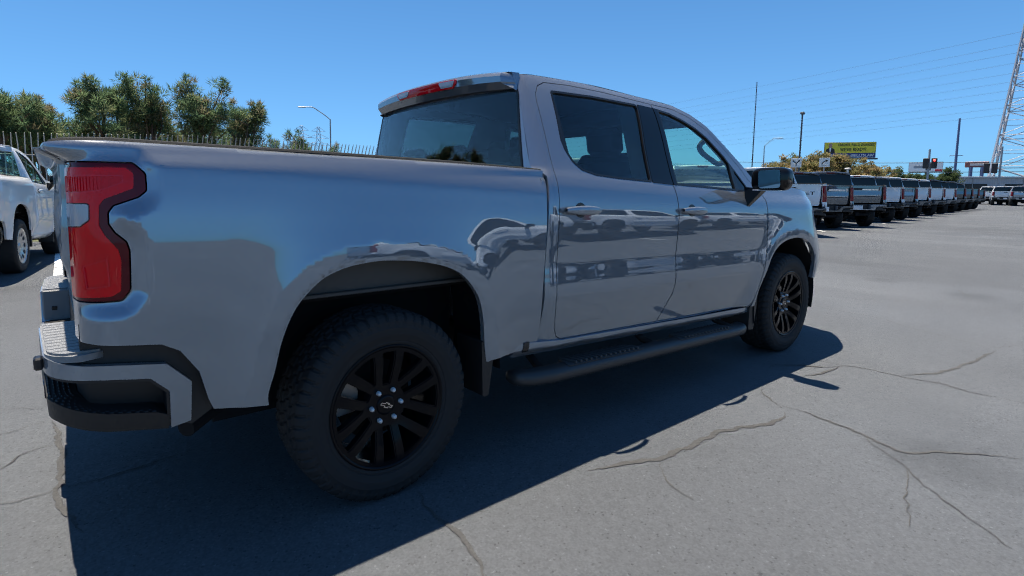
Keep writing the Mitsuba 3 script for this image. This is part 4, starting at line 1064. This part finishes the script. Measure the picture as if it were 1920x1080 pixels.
pine(survey(92.3, 30), 5.4, 1.7, (-.5, 0), 11, 'ragged pine at the left edge, its leaning red trunk showing above the white pickup', 4)
pine(survey(89.2, 31), 5.0, 2.1, (-1.6, .2), 12, 'low pine with a leaning trunk, second from the left behind the fence', 4)
pine(survey(85.9, 31), 6.1, 2.2, (-.2, 0), 13, 'bushy dark green pine, third from the left behind the fence', 6)
pine(survey(82.4, 32), 6.3, 2.2, (.2, 0), 14, 'tall open pine right of the bushy dark green one', 6)
pine(survey(77.8, 32), 6.7, 1.9, (-.2, 0), 15, 'tallest pine behind the fence, with bare limbs under its crown', 5)
pine(survey(75.0, 33), 5.9, 1.7, (.5, 0), 16, 'pine leaning right at the right end of the pine row', 3)
pine(survey(79.9, 35), 4.6, 2.2, (0, 0), 17, 'low pine filling the gap left of the tallest one', 4)
pine(survey(87.4, 36), 4.8, 2.4, (0, 0), 21, 'low pine behind the leaning one', 4)
pine(survey(70.2, 40), 4.5, 2.9, (.2, 0), 18, 'small round pine left of the street lamp', 4)
pine(survey(66.6, 44), 4.3, 1.2, (0, 0), 22, 'narrow low pine at the foot of the street lamp', 2, dense=.7)
pine(survey(84.2, 37), 5.0, 2.6, (0, 0), 24, 'low pine filling the band between the bushy and the tall open one', 4)
pine(survey(90.8, 36), 4.4, 2.6, (0, 0), 25, 'low pine behind the two leftmost ones', 4)
pine(survey(76.2, 37), 4.9, 2.4, (0, 0), 26, 'low pine behind the right end of the row', 4)
pine(survey(73.0, 42), 3.4, 1.5, (0, 0), 23, 'lowest pine, between the row and the small round one', 3, dense=.7)
for k_, (az, d, h_) in enumerate(((119, 34, 5.2), (122.5, 34, 6.4), (126.5, 35, 5.6), (130, 34, 6.6))):  # out of view, placed for the dark tree reflections in the rear window
    pine(survey(az, d), h_, 2.6, (0, 0), 30 + k_, ['first', 'second', 'third', 'last'][k_] + ' pine of those out of view beyond the left edge, placed to show in the rear window', 5, group='pines out of view, placed to show in the rear window', dense=.8)
BROAD = [(.30, .25, .11), (.24, .22, .10), (.36, .28, .14), (.18, .19, .08), (.27, .25, .11), (.32, .24, .12)]
def broad_tree(base, h, spread, seed, label, cols=BROAD, group='trees beyond the lot'):
    rng = np.random.default_rng(seed); key = key_for('street_tree'); wood = MB(); cen, rad = [], []
    top = base + np.array([0, 0, h * .55])
    tube([base, base + np.array([.1, 0, h * .3]), top], [.22, .17, .10], 7, mb=wood)
    for k in range(24):
        ang = rng.uniform(0, 2 * math.pi); o = spread * rng.uniform(.2, 1); z = h * rng.uniform(.38, .98 - .35 * (o / spread) ** 2)
        tip = base + np.array([math.cos(ang) * o, math.sin(ang) * o, z]); p0 = base + np.array([0, 0, h * rng.uniform(.2, .5)])
        tube([p0, (p0 + tip) / 2 + rng.normal(0, .2, 3), tip], [.07, .05, .02], 5, mb=wood)
        for q in range(7): cen.append(tip + rng.normal(0, .5, 3) * h / 8); rad.append(rng.uniform(.35, .85) * h / 8)
    put(key + '__trunk', wood, 'm_bark')
    v, f, c = foliage(np.array(cen), np.array(rad), 60, .42 * h / 8, .20 * h / 8, cols, rng, .1)
    leafmesh(key + '__crown', v, f, c)
    say(key, label, 'tree', group)
DARK_G = [(.07, .10, .045), (.10, .13, .06), (.08, .12, .055)]
for az, d, h_, sp, sd, lab in ((24.0, 120, 6.4, 4.6, 51, 'brown green tree at the left end of the far trees, beside the street lamp'), (22.9, 118, 7.6, 4.8, 52, 'brown green tree behind the split arrow sign'), (21.7, 122, 8.2, 5.0, 53, 'tallest brown green tree, under the left half of the yellow billboard'),
                               (20.4, 118, 7.9, 5.0, 54, 'brown green tree behind the curved arrow sign'), (19.1, 121, 7.7, 5.0, 55, 'brown green tree under the middle of the yellow billboard'), (18.0, 120, 6.6, 4.6, 56, 'olive tree right of the white post'), (16.9, 124, 5.8, 4.8, 57, 'olive tree below the right end of the yellow billboard'), (15.8, 128, 5.4, 4.6, 58, 'low olive tree left of the dark green ones')):
    broad_tree(survey(az, d), h_, sp, sd, lab)
for az, d, h_, sp, sd, lab in ((14.9, 120, 4.9, 2.6, 61, 'dark green tree right of the olive ones'), (13.9, 125, 4.7, 3.0, 62, 'dark green tree below the distant billboard'), (12.25, 140, 6.0, 1.3, 63, 'thin dark tree above the grey building')):
    broad_tree(survey(az, d), h_, sp, sd, lab, DARK_G)

# ---------------------------------------------------------------- the grey building beyond the lot
def siding(p, n, uv):
    s = 0.5 + 0.5 * dr.sin(p.y * 20.0)
    v = 0.34 + 0.03 * s + 0.05 * (fbm(p.x * 0.3, p.y * 0.3, p.z * 0.6, 3) - 0.5)
    return mi.Color3f(v * 0.98, v * 0.99, v * 1.02)
M['m_siding'] = two({'type': 'principled', 'base_color': proc(siding), 'roughness': 0.6})
M['m_roof_trim'] = principled((0.45, 0.46, 0.47), 0.6)
a, b = survey(18.5, 150), survey(3.0, 165)
ctr, L, ang = (a + b) / 2, np.linalg.norm(b - a), math.atan2(*(b - a)[[1, 0]])
bm = MB(); R3 = rotz(ang)
def bbox(c, s, ch=.02): 
    return rbox(ctr + R3 @ np.array(c), s, ch, rot=R3)
put('long_building__wall', bbox((0, 12, 2.15), (L, 24, 4.3)), 'm_siding')
put('long_building__roof_edge', bbox((0, 11.9, 4.4), (L + .3, 24.6, .28)), 'm_roof_trim')
for k_ in range(6):
    put('long_building__shutter_door' + (f'_{k_:03d}' if k_ else ''), bbox((-L / 2 + 9 + k_ * 6.4, -.03, 1.5), (3.6, .12, 3.0)), 'm_trim')
for k_ in range(5):
    put('long_building__downpipe' + (f'_{k_:03d}' if k_ else ''), bbox((-L / 2 + 5 + k_ * 8.1, -.07, 2.1), (.14, .12, 4.2)), 'm_steel')
say('long_building', 'long low grey metal clad building across the end of the lot', 'building')

# ---------------------------------------------------------------- poles, lamps, signs, wires
M['m_galv'] = principled((0.30, 0.31, 0.33), 0.5, 0.4)
M['m_pole_dark'] = principled((0.06, 0.065, 0.075), 0.6)
M['m_pole_wood'] = principled((0.10, 0.085, 0.07), 0.9)
M['m_blue_steel'] = principled((0.10, 0.13, 0.24), 0.5, 0.2)
M['m_concrete'] = principled((0.42, 0.41, 0.39), 0.8)
M['m_sign_white'] = principled((0.72, 0.72, 0.71), 0.5)
M['m_sign_black'] = principled((0.015, 0.015, 0.017), 0.6)
M['m_yellow'] = principled((0.70, 0.58, 0.04), 0.5)
M['m_navy'] = principled((0.03, 0.045, 0.16), 0.5)
M['m_skin'] = principled((0.42, 0.25, 0.17), 0.6)
M['m_red_sign'] = principled((0.5, 0.03, 0.04), 0.5)
M['m_brown_sign'] = principled((0.22, 0.08, 0.07), 0.5)
M['m_wire'] = principled((0.05, 0.055, 0.065), 0.6)
def pole(name, p, h, r, mat, label, cat='pole', group=None, taper=.6):
    key = key_for(name); put(key + '__shaft', tube([p, p + np.array([0, 0, h])], [r, r * taper], 8), mat); say(key, label, cat, group); return key
def street_lamp(p, h, reach, direction, label, r=.09):
    key = key_for('street_lamp'); d = np.array([*direction, 0.0]); d /= np.linalg.norm(d)
    put(key + '__shaft', tube([p, p + np.array([0, 0, h * .86])], [r, r * .7], 8), 'm_galv')
    q = p + np.array([0, 0, h * .855])
    put(key + '__arm', tube(_smooth3([q, q + d * reach * .45 + np.array([0, 0, h * .085]), q + d * reach * .75 + np.array([0, 0, h * .125]), q + d * reach + np.array([0, 0, h * .125])]), .05, 6), 'm_galv')
    e = q + d * (reach + .3) + np.array([0, 0, h * .122])
    put(key + '__lamp_head', rbox(e, (.8, .3, .12), .04, rot=np.stack([d, np.cross([0, 0, 1], d), [0, 0, 1]], 1)), 'm_galv')
    say(key, label, 'street lamp')
p = survey(66.6, 60); street_lamp(p, 9.6, 2.5, (-math.sin(math.radians(66.6)), math.cos(math.radians(66.6))), 'street lamp with one curved arm reaching left, above the bed rail')
p = survey(25.1, 95); street_lamp(p, 9.2, 1.7, (math.sin(math.radians(25)), -math.cos(math.radians(25))), 'street lamp with a short arm reaching right, above the door mirror', .10)
pole('flag_pole', survey(26.0, 62), 11.8, .065, 'm_pole_dark', 'thin tall dark pole rising behind the door mirror')
k0 = pole('utility_pole', survey(22.32, 92), 12.3, .13, 'm_pole_dark', 'dark utility pole with a small bracket on top, behind the split arrow sign', taper=.8)
put(k0 + '__bracket', rbox(survey(22.32, 92, 12.1), (.5, .5, .35), .08), 'm_pole_dark')
k0 = pole('utility_pole', survey(11.9, 150), 16.0, .28, 'm_blue_steel', 'tall blue steel pole above the grey building', taper=.6)
for k_, z in enumerate((7.2, 8.6)): put(k0 + '__cross_arm' + (f'_{k_:03d}' if k_ else ''), tube([survey(12.3, 150, z), survey(11.5, 150, z)], .07, 6), 'm_blue_steel')
k0 = pole('white_post', survey(18.75, 74), 3.7, .10, 'm_sign_white', 'short white post with a bare head, between the arrow sign and the olive trees', taper=1)
put(k0 + '__head', rbox(survey(18.75, 74, 3.75), (.5, .5, .18), .04), 'm_galv')

def arrow_sign(az, d, z, kind, label):
    key = key_for('arrow_sign'); c = survey(az, d, z); u = np.array([math.sin(math.radians(az)), -math.cos(math.radians(az)), 0]); w = -np.array([math.cos(math.radians(az)), math.sin(math.radians(az)), 0])
    Rm = np.stack([u, -w, [0, 0, 1]], 1)
    put(key + '__post', tube([c * [1, 1, 0] - w * .08, c - w * .08], .045, 8), 'm_galv')
    K = .74
    put(key + '__board', rbox(c, (K, .03, K), .006, rot=Rm), 'm_sign_white')
    g = []
    if kind == 'split':
        for s in (-1, 1):
            g.append(LineString([(0, -.36), (0, -.08), (s * .24, .16)]).buffer(.05)); g.append(Polygon([(s * .16, .24), (s * .36, .29), (s * .31, .08)]))
    else:
        t = np.linspace(0, 1, 9); g.append(LineString(np.c_[-.22 + .34 * t ** 1.6, -.18 + .36 * t ** .8]).buffer(.05)); g.append(Polygon([(.05, .30), (.33, .26), (.17, .03)]))
        g += [sbox(-.3 + .1 * k, -.40, -.23 + .1 * k, -.34) for k in range(6)]
    m = panel(unary_union(g), lambda a, b: c + np.outer(a * K, u) + np.outer(b * K, [0, 0, 1.0]) + w * .019, .2, .003)
    put(key + '__arrow', m, 'm_sign_black'); say(key, label, 'sign')
arrow_sign(22.55, 52, 3.55, 'split', 'white square sign with a black arrow splitting both ways, above the parked row')
arrow_sign(20.45, 54, 3.62, 'curve', 'white square sign with a black arrow curving right, above the parked row')

def on_board(c, u, w, m_, x, z, o):
    v = np.array(m_.vertices); return MB().add(c + np.outer(v[:, 0] + x, u) + np.outer(v[:, 1] + z, [0, 0, 1.0]) + np.outer(v[:, 2] + o, w), np.array(m_.faces))
def fit(text, width, height):
    t = meshkit.text_mesh(text, height, .05, True); t.apply_translation((-t.bounds[0][0], 0, 0)); t.apply_scale((width / t.bounds[1][0], 1, 1)); return t
def billboard(az0, az1, d, zt, zb, label, style):
    key = key_for('billboard'); a, b = survey(az0, d), survey(az1, d * (1.02 if style == 'yellow' else 1.0)); c = (a + b) / 2; L = np.linalg.norm(b - a); u = (b - a) / L; w = np.array([u[1], -u[0], 0]); w = w if w @ (survey(0, 0) - c) > 0 else -w
    H = zt - zb; c = c + np.array([0, 0, zb]); Rm = np.stack([u, w, [0, 0, 1]], 1)
    def B(x, z, s, o=0.0): return rbox(c + u * x + np.array([0, 0, z]) + w * o, (s[0], s[2], s[1]), .02, rot=Rm)
    put(key + '__board', B(0, H / 2, (L, H, .5), -.27), 'm_pole_dark')
    put(key + '__catwalk', B(.5, -.35, (L * .99, .5, 1.2), .3), 'm_pole_dark')
    if style == 'yellow':
        put(key + '__post', tube([c * [1, 1, 0] - u * L * .46, c - u * L * .46 + np.array([0, 0, .2])], .62, 14), 'm_concrete')
        put(key + '__face', B(.0, H * .64, (L * .985, H * .66, .06), .02), 'm_yellow')
        put(key + '__strip', B(0, H * .16, (L * .985, H * .30, .06), .02), 'm_navy')
        put(key + '__lettering', on_board(c, u, w, fit('CRASHES, FALLS, INJURIES?', L * .72, H * .155), -L * .24, H * .755, .06), 'm_sign_black')
        put(key + '__lettering_001', on_board(c, u, w, fit("WE'RE READY!", L * .50, H * .20), -L * .19, H * .43, .06), 'm_sign_black')
        put(key + '__lettering_002', on_board(c, u, w, fit('310-213-2100', L * .36, H * .15), -L * .40, H * .09, .06), 'm_sign_white')
        put(key + '__lettering_003', on_board(c, u, w, fit('@ELLISLAW', L * .44, H * .15), L * .02, H * .09, .06), 'm_sign_white')
        X = -L * .385
        bust = Polygon([(-1.45, 0), (-1.3, .95), (-.9, 1.35), (-.35, 1.6), (.35, 1.6), (.9, 1.35), (1.3, .95), (1.45, 0)])
        pl = lambda g, o: panel(g, lambda p_, q_: c + np.outer(p_ + X, u) + np.outer(q_ * H / 4.6 + H * .31, [0, 0, 1.0]) + w * o, .5, .02)
        put(key + '__printed_jacket', pl(bust, .075), 'm_sign_black')
        put(key + '__printed_shirt', pl(Polygon([(-.32, 1.6), (.32, 1.6), (.12, .35), (-.12, .35)]), .085), 'm_sign_white')
        put(key + '__printed_face', pl(Point(0, 0).buffer(1, 10).union(sbox(-.3, -1.35, .3, -.6)) if False else rounded([(-.5, 1.75), (-.3, 1.55), (.3, 1.55), (.5, 1.75), (.55, 2.5), (.4, 2.85), (-.4, 2.85), (-.55, 2.5)], .1), .095), 'm_skin')
    else:
        put(key + '__post', tube([c * [1, 1, 0] + u * L * .02, c + u * L * .02], .5, 12), 'm_pole_dark')
        put(key + '__face', B(0, H / 2, (L * .985, H * .94, .06), .02), 'm_sign_white')
        put(key + '__red_band', B(L * .38, H * .14, (L * .2, H * .22, .06), .05), 'm_red_sign')
        put(key + '__dark_picture', B(L * .08, H * .5, (L * .16, H * .75, .06), .05), 'm_pole_dark')
        put(key + '__dark_picture_001', B(-L * .22, H * .5, (L * .26, H * .28, .06), .05), 'm_galv')
    say(key, label, 'billboard')
billboard(20.52, 16.93, 230, 17.9, 12.6, 'yellow and blue billboard with a man in a dark suit beside black lettering', 'yellow')
billboard(14.72, 12.62, 400, 17.6, 12.3, 'distant white billboard with a red corner, behind the traffic light', 'white')
# sign on two legs
c = survey(10.68, 250); u = np.array([math.sin(math.radians(10.68)), -math.cos(math.radians(10.68)), 0])
Rm = np.stack([u, np.cross([0, 0, 1], u), [0, 0, 1]], 1)
put('roadside_sign__board', rbox(c + np.array([0, 0, 10.4]), (5.9, .8, 1.9), .15, rot=Rm), 'm_brown_sign')
put('roadside_sign__panel', rbox(c + np.array([0, 0, 10.35]) - Rm[:, 1] * .43 * (1 if Rm[:, 1] @ u == 0 else 1) * np.sign(Rm[:, 1] @ (c - survey(0, 0))), (3.4, .06, .7), .02, rot=Rm), 'm_roof_trim')
for k_, s in enumerate((-1, 1)): put('roadside_sign__leg' + (f'_{k_:03d}' if k_ else ''), tube([c + u * 1.4 * s, c + u * 1.4 * s + np.array([0, 0, 9.6])], .5, 10), 'm_blue_steel')
say('roadside_sign', 'brown sign board on two thick legs, above the grey building', 'sign')
# traffic lights
M['m_signal_red'] = {'type': 'principled', 'base_color': rgb(.5, .02, .02), 'roughness': .4}
def signal(az, d, z, lit, label, polez=None, heads=(0,)):
    key = key_for('traffic_light'); c = survey(az, d); u = np.array([math.sin(math.radians(az)), -math.cos(math.radians(az)), 0]); w = -np.array([math.cos(math.radians(az)), math.sin(math.radians(az)), 0]); Rm = np.stack([u, w, [0, 0, 1]], 1)
    put(key + '__pole', tube([c + u * -.25, c + u * -.25 + np.array([0, 0, polez or z])], .12, 8), 'm_galv')
    for k_, o in enumerate(heads):
        hk = key + '__head' + (f'_{k_:03d}' if k_ else '')
        put(hk, rbox(c + u * o + np.array([0, 0, z]) + w * .2, (.62, .34, 1.35), .06, rot=Rm), 'm_sign_black')
        if lit and k_ == 1:
            rl = MB(); sp = trimesh.creation.icosphere(2, .15); v = np.array(sp.vertices) * [1, .4, 1]
            rl.add(v @ Rm.T + c + u * o + np.array([0, 0, z + .40]) + w * .38, np.array(sp.faces), np.array(sp.vertices) @ Rm.T)
            d_ = rl.shape(); d_['bsdf'] = ref('m_signal_red'); d_['emitter'] = {'type': 'area', 'radiance': rgb(1.3, .06, .05)}
            scene[hk + '__red_lens'] = d_
    say(key, label, 'traffic light')
signal(13.35, 96, 5.05, True, 'traffic light showing red on a pole, in front of the distant white billboard', 6.9, (-.55, .3))
signal(9.25, 105, 4.6, False, 'pair of dark traffic light heads on a curved pole, at the foot of the pylon', 7.5, (-1.6, -.8))

# ---------------------------------------------------------------- pylons and their wires
M['m_lattice'] = principled((0.34, 0.36, 0.40), 0.55, 0.4)
def strut(mb, a, b, r): tube([a, b], r, 4, False, mb)
def pylon(base, h, half, waist, yaw, label, r=.2, arms=None, levels=9):
    key = key_for('pylon'); Rz = rotz(yaw)
    def leg(sx, sy, t):
        wdt = half + (waist - half) * t ** .9
        return base + Rz @ np.array([sx * wdt, sy * wdt, 0]) + np.array([0, 0, h * t])
    B_ = MB()
    ts = np.r_[0, np.cumsum(np.linspace(1.6, .7, levels))]; ts /= ts[-1]
    for sx in (-1, 1):
        for sy in (-1, 1):
            L_ = tube([leg(sx, sy, a) for a in ts], r * (1.35 - .7 * ts), 5); put(key_for(key + '__leg'), L_, 'm_lattice')
    S = [(-1, -1), (1, -1), (1, 1), (-1, 1)]
    for a, b in zip(ts[:-1], ts[1:]):
        for k in range(4):
            p_, q_ = S[k], S[(k + 1) % 4]
            strut(B_, leg(*p_, a), leg(*q_, b), r * .45); strut(B_, leg(*q_, a), leg(*p_, b), r * .45); strut(B_, leg(*p_, b), leg(*q_, b), r * .45)
            m_ = (a + b) / 2; strut(B_, leg(*p_, m_), leg(*q_, m_), r * .3)
            c_ = (leg(*p_, a) + leg(*q_, b)) / 2
            for x_ in (leg(*p_, m_), leg(*q_, m_)): strut(B_, c_, (x_ + leg(*p_, b)) / 2, r * .22)
    put(key + '__bracing', B_, 'm_lattice')
    A_ = MB()
    for t, ln in arms or []:
        for s in (-1, 1):
            tip = base + Rz @ np.array([s * ln, 0, 0]) + np.array([0, 0, h * t])
            for sy in (-1, 1):
                strut(A_, leg(s, sy, t), tip, r * .5); strut(A_, leg(s, sy, min(1, t + .06)), tip, r * .4)
    if arms: put(key + '__cross_arms', A_, 'm_lattice')
    say(key, label, 'pylon')
pb = survey(7.15, 180)
pylon(pb, 62, 9.0, 3.2, math.radians(7), 'large lattice pylon cut off by the right edge of the picture', .20, [(.70, 9), (.80, 9), (.90, 8)], 12)
for az, d, h_, lab in ((69.35, 430, 45.5, 'left of the two small distant pylons above the round pine'), (67.75, 430, 45, 'right of the two small distant pylons, beside the street lamp')):
    pylon(survey(az, d), h_, 4.2, .9, math.radians(-20), lab, .16, [(.70, 9.5), (.82, 7.5), (.93, 5)], 8)
def wires(name, ends, label, r, sag, cat='power lines', group=None):
    m = MB()
    for a, b in ends:
        t = np.linspace(0, 1, 24); p_ = np.outer(1 - t, a) + np.outer(t, b); p_[:, 2] -= sag * 4 * t * (1 - t); tube(p_, r, 4, False, m)
    key = key_for(name); put(key, m, 'm_wire'); say(key, label, cat, group)
ends = []
for az, el, el2 in ((9.0, 11.0, 4.6), (9.0, 10.2, 4.2), (9.05, 9.6, 3.9), (9.1, 8.9, 3.6), (9.2, 8.2, 3.3), (9.25, 7.6, 3.0), (9.3, 7.0, 2.7), (9.4, 6.4, 2.4), (9.5, 5.8, 2.1), (9.6, 5.3, 1.9)):
    ends.append((survey(az, 178, 1.34 + 178 * math.tan(math.radians(el + .35))), survey(52, 420, 1.34 + 420 * math.tan(math.radians(el2 + .9)))))
for k_, (a, b) in enumerate(ends): wires('power_line', [(a, b)], ['highest', 'second', 'third', 'fourth', 'fifth', 'sixth', 'seventh', 'eighth', 'ninth', 'lowest'][k_] + ' of the ten wires running from the large pylon across the sky', .022, 3.0, 'wire', 'wires from the large pylon')
wires('service_wire', [(survey(30, 120, 6.9), survey(5, 120, 5.9))], 'upper horizontal wire behind the billboards', .035, .3, 'wire')
wires('service_wire', [(survey(30, 120, 4.9), survey(5, 120, 4.5))], 'lower horizontal wire behind the billboards', .035, .2, 'wire')
